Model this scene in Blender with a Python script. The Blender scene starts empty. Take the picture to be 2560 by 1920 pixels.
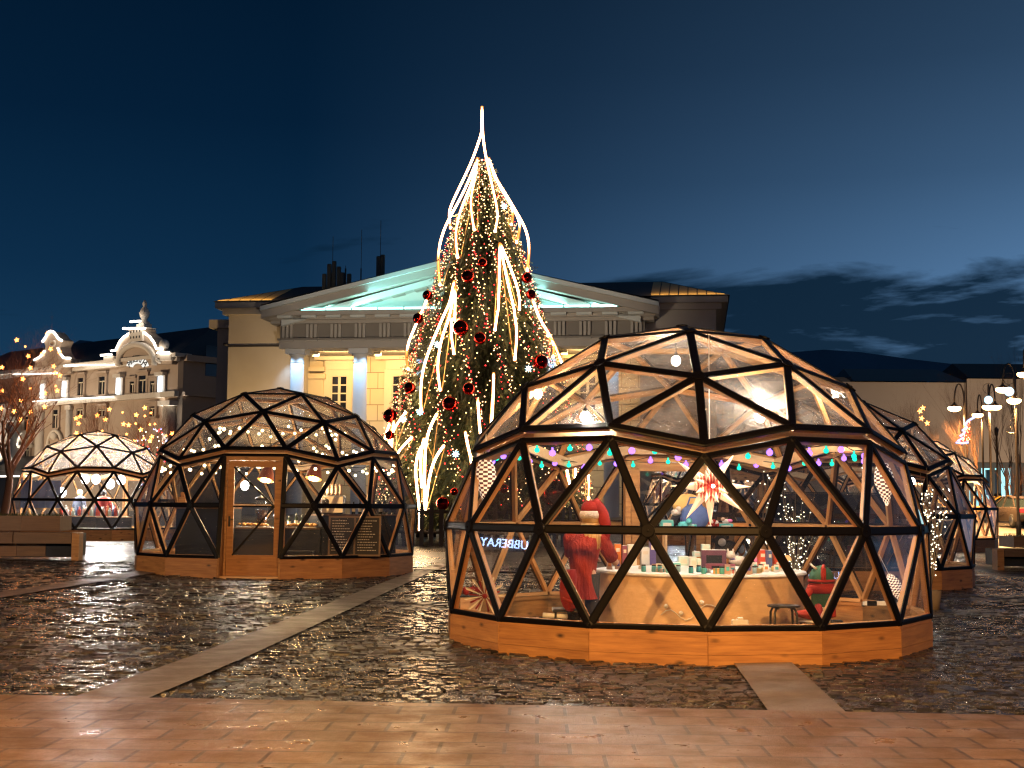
import bpy, math, random
from mathutils import Vector as V, Matrix as M
random.seed(7)
R=math.radians; PI=math.pi
sc=bpy.context.scene
COL=sc.collection
# ------------------------------------------------------------------ camera
F=3423.2; T=.0878; RHO=.0075; HC=1.62
fwd=V((0,math.cos(T),math.sin(T))); up0=V((0,-math.sin(T),math.cos(T))); rt0=V((1,0,0))
cr=rt0*math.cos(RHO)+up0*math.sin(RHO); cu=-rt0*math.sin(RHO)+up0*math.cos(RHO)
CAM=V((0,0,HC))
cd=bpy.data.cameras.new('camera'); cam=bpy.data.objects.new('camera',cd); COL.objects.link(cam)
cd.sensor_width=36; cd.lens=F/2560*36; cd.clip_end=3000; cd.clip_start=.1
mw=M.Identity(4)
for i in range(3): mw[i][0]=cr[i]; mw[i][1]=cu[i]; mw[i][2]=-fwd[i]; mw[i][3]=CAM[i]
cam.matrix_world=mw; sc.camera=cam
def ray(px,py): return fwd+cr*((px-1280)/F)+cu*((960-py)/F)
def P(px,py,Y):                       # point seen at photo pixel, at world depth Y
    d=ray(px,py); return CAM+d*(Y/d.y)
def PZ(px,py,z):                      # same, on the level z
    d=ray(px,py); return CAM+d*((z-HC)/d.z)
def lerp(tab,y):
    if y<=tab[0][0]: return tab[0][1]
    for (a,b),(c,d) in zip(tab,tab[1:]):
        if y<=c: return b+(d-b)*(y-a)/(c-a)
    return tab[-1][1]
GY=[(14,0),(28,.148),(48,.26),(70,.8),(95,.85)]; GK=[(14,0),(28,.01),(48,.0027),(60,0)]
def g(x,y): return lerp(GY,y)-lerp(GK,y)*max(-20,min(20,x))
def G(px,py):
    z=0
    for _ in range(12):
        p=PZ(px,py,z); z=g(p.x,p.y)
    return p
# ------------------------------------------------------------------ mesh builder
class MB:
    def __init__(s): s.v=[]; s.f=[]; s.m=[]; s.sm=[]
    def add(s,vs,fs,mi=0,smooth=False):
        o=len(s.v); s.v+= [tuple(v) for v in vs]
        for f in fs: s.f.append(tuple(i+o for i in f)); s.m.append(mi); s.sm.append(smooth)
        return s
    def box(s,c,d,rz=0,mi=0,rx=0,ry=0):
        m=M.Translation(V(c))@M.Rotation(rz,4,'Z')@M.Rotation(ry,4,'Y')@M.Rotation(rx,4,'X')
        vs=[m@V((x*d[0]/2,y*d[1]/2,z*d[2]/2)) for x in(-1,1) for y in(-1,1) for z in(-1,1)]
        return s.add(vs,[(0,1,3,2),(4,6,7,5),(0,4,5,1),(2,3,7,6),(0,2,6,4),(1,5,7,3)],mi)
    def bb(s,x0,x1,y0,y1,z0,z1,mi=0): return s.box(((x0+x1)/2,(y0+y1)/2,(z0+z1)/2),(abs(x1-x0),abs(y1-y0),abs(z1-z0)),mi=mi)
    def bev(s,c,d,b=.01,rz=0,mi=0):    # box with chamfered vertical and top edges
        x,y,z=d[0]/2,d[1]/2,d[2]/2
        pl=[(x-b,-y),(x,-y+b),(x,y-b),(x-b,y),(-x+b,y),(-x,y-b),(-x,-y+b),(-x+b,-y)]
        m=M.Translation(V(c))@M.Rotation(rz,4,'Z'); vs=[]
        for zz,k in ((-z,1),(z-b,1),(z,1-b/max(x,y))): vs+=[m@V((p[0]*k,p[1]*k,zz)) for p in pl]
        fs=[tuple(range(7,-1,-1)),tuple(range(16,24))]
        for r in (0,8): fs+=[(r+i,r+(i+1)%8,r+8+(i+1)%8,r+8+i) for i in range(8)]
        return s.add(vs,fs,mi)
    def tube(s,pts,r,n=6,mi=0,closed=False,cap=True,smooth=True):
        pts=[V(p) for p in pts]; k=len(pts); rr=r if isinstance(r,(list,tuple)) else [r]*k
        vs=[]; prev=None
        for i,p in enumerate(pts):
            t=(pts[min(i+1,k-1)]-pts[max(i-1,0)])
            if t.length<1e-9: t=V((0,0,1))
            t.normalize()
            if prev is None:
                a=V((0,0,1)) if abs(t.z)<.9 else V((1,0,0)); u=t.cross(a).normalized()
            else:
                u=prev-t*prev.dot(t); u=u.normalized() if u.length>1e-6 else t.orthogonal().normalized()
            prev=u; w=t.cross(u)
            vs+=[p+(u*math.cos(2*PI*j/n)+w*math.sin(2*PI*j/n))*rr[i] for j in range(n)]
        fs=[(i*n+j,i*n+(j+1)%n,(i+1)*n+(j+1)%n,(i+1)*n+j) for i in range(k-1) for j in range(n)]
        if cap: fs+=[tuple(range(n-1,-1,-1)),tuple((k-1)*n+j for j in range(n))]
        return s.add(vs,fs,mi,smooth)
    def bar(s,a,b,w,h,upv=(0,0,1),mi=0):
        a=V(a);b=V(b);t=(b-a).normalized(); u=V(upv); y=u.cross(t)
        if y.length<1e-5: y=V((1,0,0)).cross(t)
        y.normalize(); z=t.cross(y)
        vs=[q+y*(sy*w/2)+z*(sz*h/2) for q in(a,b) for sy in(-1,1) for sz in(-1,1)]
        return s.add(vs,[(0,1,3,2),(4,6,7,5),(0,4,5,1),(2,3,7,6),(0,2,6,4),(1,5,7,3)],mi)
    def lathe(s,c,prof,n=16,mi=0,smooth=True,m=None,sx=1,sy=1,cap=True):
        c=V(c); vs=[]
        for r,z in prof:
            for j in range(n):
                q=V((r*math.cos(2*PI*j/n)*sx,r*math.sin(2*PI*j/n)*sy,z))
                if m: q=m@q
                vs.append(c+q)
        k=len(prof)
        fs=[(i*n+j,i*n+(j+1)%n,(i+1)*n+(j+1)%n,(i+1)*n+j) for i in range(k-1) for j in range(n)]
        if cap: fs+=[tuple(range(n-1,-1,-1)),tuple((k-1)*n+j for j in range(n))]
        return s.add(vs,fs,mi,smooth)
    def ball(s,c,r,n=10,k=7,mi=0,sq=(1,1,1),m=None):
        prof=[(max(1e-4,r*math.sin(PI*i/k)),-r*math.cos(PI*i/k)) for i in range(k+1)]
        c=V(c); vs=[]
        for rr,z in prof:
            for j in range(n):
                q=V((rr*math.cos(2*PI*j/n)*sq[0],rr*math.sin(2*PI*j/n)*sq[1],z*sq[2]))
                if m: q=m@q
                vs.append(c+q)
        fs=[(i*n+j,i*n+(j+1)%n,(i+1)*n+(j+1)%n,(i+1)*n+j) for i in range(k) for j in range(n)]
        return s.add(vs,fs,mi,True)
    def octa(s,c,r,mi=0):
        c=V(c); vs=[c+V(d)*r for d in((1,0,0),(0,1,0),(-1,0,0),(0,-1,0),(0,0,1),(0,0,-1))]
        return s.add(vs,[(0,1,4),(1,2,4),(2,3,4),(3,0,4),(1,0,5),(2,1,5),(3,2,5),(0,3,5)],mi,True)
    def prism(s,poly,y0,y1,mi=0):      # polygon in x,z extruded along y
        n=len(poly); vs=[(x,y0,z) for x,z in poly]+[(x,y1,z) for x,z in poly]
        fs=[tuple(range(n)),tuple(range(2*n-1,n-1,-1))]+[(i,i+n,(i+1)%n+n,(i+1)%n) for i in range(n)]
        return s.add(vs,fs,mi)
    def quad(s,a,b,c,d,mi=0): return s.add([a,b,c,d],[(0,1,2,3)],mi)
    def obj(s,name,mats,parent=None,loc=None,mtx=None):
        me=bpy.data.meshes.new(name); me.from_pydata(s.v,[],s.f)
        if not isinstance(mats,(list,tuple)): mats=[mats]
        for m in mats: me.materials.append(m)
        me.polygons.foreach_set('material_index',s.m); me.polygons.foreach_set('use_smooth',s.sm)
        me.update()
        import bmesh
        bm=bmesh.new(); bm.from_mesh(me); bmesh.ops.recalc_face_normals(bm,faces=bm.faces); bm.to_mesh(me); bm.free()
        o=bpy.data.objects.new(name,me); COL.objects.link(o)
        if parent is not None: o.parent=parent
        if loc is not None: o.location=loc
        if mtx is not None: o.matrix_local=mtx
        return o
def tag(o,label=None,cat=None,group=None,kind=None):
    if label: o['label']=label
    if cat: o['category']=cat
    if group: o['group']=group
    if kind: o['kind']=kind
    return o
def thing(name,label,cat,loc=(0,0,0),rz=0,group=None):
    o=bpy.data.objects.new(name,None); COL.objects.link(o); o.location=loc; o.rotation_euler=(0,0,rz); o.empty_display_size=.2
    return tag(o,label,cat,group)
def copytree(o,parent=None):
    c=o.copy(); COL.objects.link(c)
    if parent is not None: c.parent=parent
    for ch in list(KIDS.get(o,o.children)): copytree(ch,c)
    return c
KIDS={}
def lamp(kind,loc,power,color,parent=None,radius=.05,name='light',spot=None,blend=.3,target=None,size=None):
    l=bpy.data.lights.new(name,kind); l.energy=power; l.color=color
    if kind in('POINT','SPOT'): l.shadow_soft_size=radius
    if kind=='SPOT': l.spot_size=R(spot); l.spot_blend=blend
    if kind=='AREA': l.shape='RECTANGLE'; l.size,l.size_y=size
    o=bpy.data.objects.new(name,l); COL.objects.link(o)
    if parent is not None: o.parent=parent
    o.location=loc
    if target is not None: o.rotation_euler=(V(target)-V(loc)).to_track_quat('-Z','Y').to_euler()
    return o
# ------------------------------------------------------------------ materials
class NT:
    def __init__(s,nt): s.nt=nt; s.L=nt.links
    def n(s,t,**k):
        n=s.nt.nodes.new(t)
        for a,b in k.items():
            if a.startswith('i_'):
                n.inputs[a[2:]].default_value=b
            else: setattr(n,a,b)
        return n
    def l(s,a,b): s.L.new(a,b)
    def math(s,op,a,b=None,clamp=False):
        n=s.n('ShaderNodeMath',operation=op,use_clamp=clamp)
        for i,x in enumerate((a,b)):
            if x is None: continue
            if isinstance(x,(int,float)): n.inputs[i].default_value=x
            else: s.l(x,n.inputs[i])
        return n.outputs[0]
    def mix(s,fac,a,b,blend='MIX'):
        n=s.n('ShaderNodeMix',data_type='RGBA',blend_type=blend)
        for i,x in ((0,fac),(6,a),(7,b)):
            if isinstance(x,(int,float)): n.inputs[i].default_value=x
            elif isinstance(x,tuple): n.inputs[i].default_value=(x+(1,))[:4]
            else: s.l(x,n.inputs[i])
        return n.outputs[2]
    def noise(s,vec,scale,detail=3,rough=.55):
        n=s.n('ShaderNodeTexNoise'); n.inputs['Scale'].default_value=scale; n.inputs['Detail'].default_value=detail; n.inputs['Roughness'].default_value=rough
        if vec is not None: s.l(vec,n.inputs['Vector'])
        return n.outputs['Fac']
    def ramp(s,fac,stops):
        n=s.n('ShaderNodeValToRGB'); e=n.color_ramp.elements
        while len(e)<len(stops): e.new(.5)
        for q,(p,c) in zip(e,stops): q.position=p; q.color=(c+(1,))[:4] if isinstance(c,tuple) else (c,c,c,1)
        s.l(fac,n.inputs[0]); return n.outputs[0]
    def mapping(s,vec,scale=(1,1,1),rot=(0,0,0)):
        n=s.n('ShaderNodeMapping'); n.inputs['Scale'].default_value=scale; n.inputs['Rotation'].default_value=rot; s.l(vec,n.inputs['Vector']); return n.outputs[0]
    def bump(s,h,strength,dist=.02):
        n=s.n('ShaderNodeBump'); n.inputs['Strength'].default_value=strength; n.inputs['Distance'].default_value=dist; s.l(h,n.inputs['Height']); return n.outputs[0]
def newmat(name):
    m=bpy.data.materials.new(name); m.use_nodes=True; m.node_tree.nodes.clear(); t=NT(m.node_tree)
    t.out=t.n('ShaderNodeOutputMaterial'); return m,t
def prin(t,color,rough=.6,metal=0,spec=.5):
    p=t.n('ShaderNodeBsdfPrincipled')
    for k,x in (('Base Color',color),('Roughness',rough),('Metallic',metal),('Specular IOR Level',spec)):
        if isinstance(x,tuple): p.inputs[k].default_value=(x+(1,))[:4]
        elif isinstance(x,(int,float)): p.inputs[k].default_value=x
        else: t.l(x,p.inputs[k])
    return p
def mat(name,c,rough=.6,metal=0,var=.25,scale=6,bump=.15,bscale=40,bd=.005,spec=.5,rnd=0):
    m,t=newmat(name); tc=t.n('ShaderNodeTexCoord').outputs['Object']
    n=t.noise(tc,scale,4); lo=tuple(x*(1-var) for x in c); hi=tuple(min(1,x*(1+var)) for x in c)
    col=t.mix(n,lo,hi)
    if rnd:
        oi=t.n('ShaderNodeObjectInfo').outputs['Random']
        col=t.mix(1.0,col,t.ramp(oi,[(0,1-rnd),(1,1.0)]),'MULTIPLY')
    p=prin(t,col,rough,metal,spec)
    if bump: t.l(t.bump(t.noise(tc,bscale,3),bump,bd),p.inputs['Normal'])
    t.l(p.outputs[0],t.out.inputs[0]); return m
def emis(name,c,s,sample='NONE'):
    m,t=newmat(name); e=t.n('ShaderNodeEmission'); e.inputs[0].default_value=c+(1,); e.inputs[1].default_value=s
    t.l(e.outputs[0],t.out.inputs[0]); m.cycles.emission_sampling=sample; return m
def wood(name,c1,c2,knots=True,rough=.5,rnd=.35):
    m,t=newmat(name); tc=t.n('ShaderNodeTexCoord').outputs['Object']; oi=t.n('ShaderNodeObjectInfo')
    a=t.n('ShaderNodeVectorMath',operation='ADD'); t.l(tc,a.inputs[0])
    sc_=t.n('ShaderNodeVectorMath',operation='SCALE'); sc_.inputs[0].default_value=(17,9,5); t.l(oi.outputs['Random'],sc_.inputs['Scale']); t.l(sc_.outputs[0],a.inputs[1]); vec=a.outputs[0]
    g1=t.noise(t.mapping(vec,(.9,9,9)),2.2,5,.6); g2=t.noise(t.mapping(vec,(2,60,60)),1.5,2)
    f=t.math('ADD',t.math('MULTIPLY',g1,.8),t.math('MULTIPLY',g2,.25))
    col=t.ramp(f,[(.25,c1),(.5,tuple((x+y)/2 for x,y in zip(c1,c2))),(.75,c2)])
    if knots:
        vo=t.n('ShaderNodeTexVoronoi'); vo.inputs['Scale'].default_value=1.0; t.l(t.mapping(vec,(2.6,6,6)),vo.inputs['Vector'])
        k=t.ramp(vo.outputs['Distance'],[(.05,.12),(.12,.6),(.2,1.)]); col=t.mix(1.,col,k,'MULTIPLY')
    tint=t.ramp(oi.outputs['Random'],[(0,(1-rnd,)*3),(.25,(1.,.80,.62)),(.5,(.72,.66,.60)),(.75,(1.,.95,.88)),(1,(.85,.72,.6))]); col=t.mix(1.,col,tint,'MULTIPLY')
    p=prin(t,col,rough); t.l(t.bump(f,.15,.004),p.inputs['Normal']); t.l(p.outputs[0],t.out.inputs[0]); return m
def sheet(name,tint,haze,hazecol,wr,base=.05,k=.55,ws=3,rough=.03):   # thin clear sheet
    m,t=newmat(name); tr=t.n('ShaderNodeBsdfTransparent'); tr.inputs[0].default_value=tint+(1,)
    gl=t.n('ShaderNodeBsdfGlossy'); gl.inputs['Roughness'].default_value=rough; gl.inputs[0].default_value=(1,1,1,1)
    geo=t.n('ShaderNodeNewGeometry'); nrm=None
    if wr:
        oi=t.n('ShaderNodeObjectInfo'); tc=t.n('ShaderNodeTexCoord').outputs['Object']
        n1=t.n('ShaderNodeTexNoise'); n1.inputs['Scale'].default_value=ws; n1.inputs['Detail'].default_value=4; n1.inputs['Distortion'].default_value=1.2; t.l(t.mapping(tc,(1,1,1.6)),n1.inputs['Vector'])
        nrm=t.bump(n1.outputs['Fac'],wr,.12); t.l(nrm,gl.inputs['Normal'])
    lw=t.n('ShaderNodeLayerWeight'); lw.inputs[0].default_value=.5
    if nrm: t.l(nrm,lw.inputs['Normal'])
    fac=t.math('ADD',t.math('MULTIPLY',t.math('POWER',lw.outputs['Facing'],4.),k),base,True)
    body=tr.outputs[0]
    if haze:
        d=t.n('ShaderNodeBsdfTranslucent'); d.inputs[0].default_value=hazecol+(1,); d2=t.n('ShaderNodeBsdfDiffuse'); d2.inputs[0].default_value=hazecol+(1,)
        mm=t.n('ShaderNodeMixShader'); t.l(d.outputs[0],mm.inputs[1]); t.l(d2.outputs[0],mm.inputs[2]); mm.inputs[0].default_value=.35
        ms=t.n('ShaderNodeMixShader'); t.l(tr.outputs[0],ms.inputs[1]); t.l(mm.outputs[0],ms.inputs[2])
        tcc=t.n('ShaderNodeTexCoord').outputs['Object']
        if wr:
            hz=t.ramp(t.noise(t.mapping(tcc,(1,1,1.5)),ws*1.6,5,.65),[(.35,haze*.25),(.6,haze),(.75,haze*2.2)]); t.l(hz,ms.inputs[0])
        else: ms.inputs[0].default_value=haze
        body=ms.outputs[0]
    mx=t.n('ShaderNodeMixShader'); t.l(fac,mx.inputs[0]); t.l(body,mx.inputs[1]); t.l(gl.outputs[0],mx.inputs[2]); t.l(mx.outputs[0],t.out.inputs[0]); return m
MT={}
MT['black']=mat('black_rubber',(.0035,.003,.0035),.42,spec=.14,var=.3,bump=.1,bscale=60)
MT['blackmetal']=mat('black_metal',(.015,.015,.016),.35,var=.2,bump=.05)
MT['pine']=wood('pine_boards',(.24,.10,.03),(.62,.34,.12),rnd=.5)
MT['strutwood']=wood('strut_wood',(.42,.22,.08),(.62,.36,.15),knots=False,rnd=.2)
MT['ply']=wood('plywood',(.56,.40,.24),(.72,.56,.37),knots=False,rnd=.1)
MT['oldwood']=wood('weathered_wood',(.10,.055,.035),(.20,.12,.07),knots=False,rnd=.5)
MT['glass']=sheet('clear_pane',(.94,.95,.95),.010,(.8,.8,.8),0,base=.085,k=.6,rough=0.)
MT['film']=sheet('clear_film',(.88,.86,.83),.19,(.86,.79,.72),1.0,base=.10,k=.5,ws=3.0,rough=.05)
MT['white']=mat('white_paint',(.78,.78,.76),.5,var=.06)
MT['cream']=mat('cream_cloth',(.75,.68,.58),.8,var=.1)
MT['navy']=mat('navy_cloth',(.018,.025,.045),.85,var=.4,scale=3)
MT['red']=mat('red_felt',(.33,.022,.007),.9,var=.3,scale=14,bscale=120)
m,t=newmat('tunic_cloth'); tcn=t.n('ShaderNodeTexCoord').outputs['Object']; nf=t.noise(t.mapping(tcn,(9,9,2.2)),1.6,4,.6); n2=t.noise(tcn,70,3); col=t.mix(nf,(.20,.012,.005),(.42,.035,.010)); p=prin(t,col,.85); t.l(t.bump(t.math('ADD',nf,t.math('MULTIPLY',n2,.06)),.9,.09),p.inputs['Normal']); t.l(p.outputs[0],t.out.inputs[0]); MT['tunic']=m
MT['redcoat']=mat('red_coat',(.28,.010,.007),.85,var=.25,scale=10)
MT['green']=mat('green_felt',(.035,.11,.07),.9,var=.2)
MT['skin']=mat('skin',(.62,.37,.26),.5,var=.08,bump=.05)
MT['hair']=mat('blond_hair',(.55,.36,.16),.5,var=.35,scale=30)
MT['trouser']=mat('black_trousers',(.02,.02,.022),.85)
MT['fur']=mat('white_fur',(.80,.74,.70),.95,var=.12,scale=60,bump=.8,bscale=90,bd=.02)
MT['gold']=mat('brass',(.6,.38,.12),.3,1)
MT['steel']=mat('steel',(.55,.56,.58),.28,1,var=.1)
MT['teal']=mat('teal_card',(.10,.50,.50),.6,var=.1); MT['mint']=mat('mint_card',(.55,.75,.70),.6,var=.1)
MT['purple']=mat('plum_card',(.10,.03,.06),.5); MT['plum']=mat('plum_box',(.22,.05,.10),.5)
MT['orange']=mat('orange_card',(.70,.20,.03),.6); MT['bookred']=mat('red_book',(.55,.05,.02),.5); MT['bookblue']=mat('blue_book',(.03,.08,.22),.5)
MT['violet']=mat('violet_card',(.10,.08,.30),.5); MT['yellow']=mat('yellow_cloth',(.75,.52,.20),.8)
MT['blue']=mat('blue_plush',(.10,.17,.45),.9,var=.2,scale=20,bump=.5,bscale=80); MT['cyan']=mat('cyan_plush',(.12,.55,.62),.9,var=.2,scale=20)
MT['plushblack']=mat('black_plush',(.012,.012,.013),.95,var=.3,bump=.5); MT['plushorange']=mat('orange_plush',(.62,.22,.05),.95,bump=.5)
MT['pink']=mat('pink_card',(.80,.20,.45),.6); MT['kraft']=mat('kraft_card',(.62,.42,.32),.7,var=.1)
MT['copper']=mat('copper_shade',(.45,.12,.05),.38,.6,var=.3); MT['bread']=mat('pastry',(.55,.28,.08),.7,var=.4,scale=30)
MT['chalk']=mat('chalkboard',(.022,.02,.02),.7,var=.4,scale=4)
MT['chalkline']=mat('chalk',(.55,.50,.42),.9)
# ------------------------------------------------------------------ sky
w=bpy.data.worlds.new('World'); sc.world=w; w.use_nodes=True; w.node_tree.nodes.clear(); t=NT(w.node_tree)
tc=t.n('ShaderNodeTexCoord').outputs['Generated']; sx=t.n('ShaderNodeSeparateXYZ'); t.l(tc,sx.inputs[0])
X,Y,Z=sx.outputs
az=t.math('MULTIPLY',t.math('ARCTAN2',X,Y),1.03)
el=t.math('MAXIMUM',Z,0.)
base=t.ramp(t.math('MULTIPLY',el,2.6),[(0,(.018,.062,.125)),(.18,(.012,.056,.125)),(.42,(.005,.032,.082)),(.70,(.0018,.0165,.047)),(1.,(.0010,.0105,.030))])
side=t.ramp(t.math('ADD',t.math('MULTIPLY',az,1.25),.5,True),[(.30,0.),(.55,.25),(.8,.65),(1.,1.)])
low=t.ramp(t.math('MULTIPLY',el,2.6),[(0,1.),(.30,.80),(.6,.32),(.8,.17),(1.,.10)])
col=t.mix(t.math('MULTIPLY',side,low),base,(.17,.36,.66))
# clouds: long flat banks low in the sky
cv=t.n('ShaderNodeCombineXYZ'); t.l(t.math('MULTIPLY',az,3.4),cv.inputs[0]); t.l(t.math('ADD',t.math('MULTIPLY',el,19.),t.math('MULTIPLY',az,-1.0)),cv.inputs[1]); cv.inputs[2].default_value=3.7
nz=t.n('ShaderNodeTexNoise'); nz.inputs['Scale'].default_value=1.15; nz.inputs['Detail'].default_value=8; nz.inputs['Roughness'].default_value=.56; nz.inputs['Distortion'].default_value=.35; t.l(cv.outputs[0],nz.inputs['Vector'])
band=t.ramp(t.math('MULTIPLY',el,4.),[(.05,.45),(.2,.64),(.5,.60),(.64,.48),(.76,.16),(.92,0.)])
azm=t.ramp(t.math('ADD',t.math('MULTIPLY',az,1.25),.5,True),[(.2,.62),(.45,.70),(.56,1.0),(1.,1.06)])
cl=t.ramp(t.math('ADD',nz.outputs['Fac'],t.math('MULTIPLY',t.math('MULTIPLY',band,azm),.62)),[(.765,0.),(.875,1.)])
col=t.mix(t.math('MULTIPLY',cl,.93),col,(.0022,.0145,.034))
stars=t.n('ShaderNodeBackground'); t.l(col,stars.inputs[0]); stars.inputs[1].default_value=.82
wo=t.n('ShaderNodeOutputWorld'); t.l(stars.outputs[0],wo.inputs[0])
# ------------------------------------------------------------------ ground materials
def cobble_mat():
    m,t=newmat('wet_cobbles'); tc=t.n('ShaderNodeTexCoord').outputs['Object']
    nz=t.n('ShaderNodeTexNoise'); nz.inputs['Scale'].default_value=2.3; nz.inputs['Detail'].default_value=3; t.l(tc,nz.inputs['Vector'])
    sub=t.n('ShaderNodeVectorMath',operation='SUBTRACT'); t.l(nz.outputs['Color'],sub.inputs[0]); sub.inputs[1].default_value=(.5,.5,.5)
    scl=t.n('ShaderNodeVectorMath',operation='SCALE'); t.l(sub.outputs[0],scl.inputs[0]); scl.inputs['Scale'].default_value=.16
    ad=t.n('ShaderNodeVectorMath',operation='ADD'); t.l(t.mapping(tc,(1,1,0),(0,0,.05)),ad.inputs[0]); t.l(scl.outputs[0],ad.inputs[1])
    br=t.n('ShaderNodeTexBrick'); t.l(ad.outputs[0],br.inputs['Vector'])
    for k,x in (('Scale',1.),('Mortar Size',.014),('Mortar Smooth',.6),('Brick Width',.22),('Row Height',.34),('Bias',0.)): br.inputs[k].default_value=x
    br.inputs['Color1'].default_value=(0,0,0,1); br.inputs['Color2'].default_value=(1,1,1,1); br.inputs['Mortar'].default_value=(.5,.5,.5,1)
    n2=t.noise(tc,38,4,.6); n3=t.noise(tc,.35,3)
    stone=t.mix(br.outputs['Color'],(.014,.0135,.014),(.050,.047,.044)); stone=t.mix(t.math('MULTIPLY',n2,.5),stone,(.02,.02,.022))
    col=t.mix(br.outputs['Fac'],stone,(.010,.0095,.009))
    # each stone is tipped a little its own way
    hx=t.math('ADD',t.math('MULTIPLY',t.noise(t.mapping(tc,(1,1.,1)),4.2,2),.9),t.math('MULTIPLY',t.noise(t.mapping(tc,(1,.8,1)),1.9,2),.8))
    h=t.math('ADD',t.math('ADD',t.math('MULTIPLY',t.math('SUBTRACT',1.,br.outputs['Fac']),.55),t.math('MULTIPLY',hx,1.1)),t.math('MULTIPLY',n2,.16))
    rough=t.ramp(t.math('ADD',t.math('MULTIPLY',n3,.6),t.math('MULTIPLY',n2,.4)),[(.35,.20),(.65,.42)])
    p=prin(t,col,rough,spec=.5); t.l(t.bump(h,1.0,.13),p.inputs['Normal']); t.l(p.outputs[0],t.out.inputs[0]); return m
def slab_mat(name,bw,rh,c1,c2,mort,ang=0,rough=(.30,.55)):
    m,t=newmat(name); tc=t.n('ShaderNodeTexCoord').outputs['Object']
    br=t.n('ShaderNodeTexBrick'); t.l(t.mapping(tc,(1,1,0),(0,0,ang)),br.inputs['Vector'])
    for k,x in (('Scale',1.),('Mortar Size',mort),('Mortar Smooth',.05),('Brick Width',bw),('Row Height',rh),('Bias',0.)): br.inputs[k].default_value=x
    br.inputs['Color1'].default_value=c1+(1,); br.inputs['Color2'].default_value=c2+(1,); br.inputs['Mortar'].default_value=(.015,.012,.01,1)
    n=t.noise(tc,90,3,.7); n2=t.noise(tc,2.6,6,.65); col=t.mix(t.math('MULTIPLY',n,.95),br.outputs['Color'],tuple(x*.35 for x in c1))
    col=t.mix(t.ramp(n2,[(.40,0.),(.62,.45)]),col,tuple(x*.45 for x in c1))
    h=t.math('ADD',t.math('MULTIPLY',br.outputs['Fac'],-1.),t.math('MULTIPLY',n,.35)); h=t.math('ADD',h,t.math('MULTIPLY',t.noise(tc,30,3),.5))
    p=prin(t,col,t.ramp(n2,[(.35,rough[0]),(.65,rough[1])])); t.l(t.bump(h,.7,.012),p.inputs['Normal']); t.l(p.outputs[0],t.out.inputs[0]); return m
M_COB=cobble_mat()
M_SLAB=slab_mat('paving_slabs',.42,.40,(.20,.122,.052),(.36,.225,.11),.014,.02,(.26,.52))
M_STRIP=slab_mat('stone_strip',.9,.9,(.25,.21,.18),(.31,.27,.23),.003,.6,(.35,.6))
M_ROAD=mat('asphalt',(.05,.045,.042),.45,scale=3,bump=.3)
# one sheet, fine near the camera and coarse far away
xs=[-900,-400,-200,-120,-80,-50,-35]+[-24+i for i in range(0,49)]+[35,50,80,120,200,400,900]
ys=[-80,-40,-20,-8]+[i for i in range(0,62)]+[64,67,70,75,82,95,110,150,220,400,900]
b=MB(); nx=len(xs); b.add([(x,y,g(x,y)) for y in ys for x in xs],[(j*nx+i,j*nx+i+1,(j+1)*nx+i+1,(j+1)*nx+i) for j in range(len(ys)-1) for i in range(nx-1)])
tag(b.obj('ground',M_COB),kind='structure')
SHEETS=[]
def sheet_strip(name,a0,a1,b0,b1,m,n=30,dz=.05,k=3):   # quad between lines a0-a1 and b0-b1 following the ground
    SHEETS.append((a0,a1,b0,b1)); bb=MB(); vs=[]
    for i in range(n+1):
        p=a0.lerp(a1,i/n); q=b0.lerp(b1,i/n)
        for j in range(k+1):
            r=p.lerp(q,j/k); vs.append((r.x,r.y,g(r.x,r.y)+dz))
    bb.add(vs,[(i*(k+1)+j,i*(k+1)+j+1,(i+1)*(k+1)+j+1,(i+1)*(k+1)+j) for i in range(n) for j in range(k)])
    return tag(bb.obj(name,m),kind='structure')
def ext(p,q,f0,f1): p=V((p.x,p.y,0)); q=V((q.x,q.y,0)); return p+(q-p)*f0, p+(q-p)*f1
a0,a1=ext(G(197,1753),G(960,1462),-.02,3.0); c0,c1=ext(G(373,1759),G(1036,1455),-.02,3.0)
sheet_strip('stone_path',a0,a1,c0,c1,M_STRIP,40)
a0,a1=ext(G(0,1488),G(336,1434),-.6,1.3); c0,c1=ext(G(0,1502),G(338,1447),-.6,1.3)
sheet_strip('stone_path',a0,a1,c0,c1,M_STRIP,20)
a0,a1=ext(G(1838,1674),G(1917,1788),-1.2,1.02); c0,c1=ext(G(1989,1677),G(2119,1800),-1.2,1.02)
sheet_strip('stone_path',a0,a1,c0,c1,M_STRIP,20)
tl,tr=ext(G(0,1753),G(2560,1806),-.8,1.8); bl=V((tl.x,-6,0)); br_=V((tr.x,-6,0))
sheet_strip('pavement',tl,tr,bl,br_,M_SLAB,12,.054,12)
sheet_strip('road',V((14,58,0)),V((120,72,0)),V((14,84,0)),V((120,100,0)),M_ROAD,24,.02,4)
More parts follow.
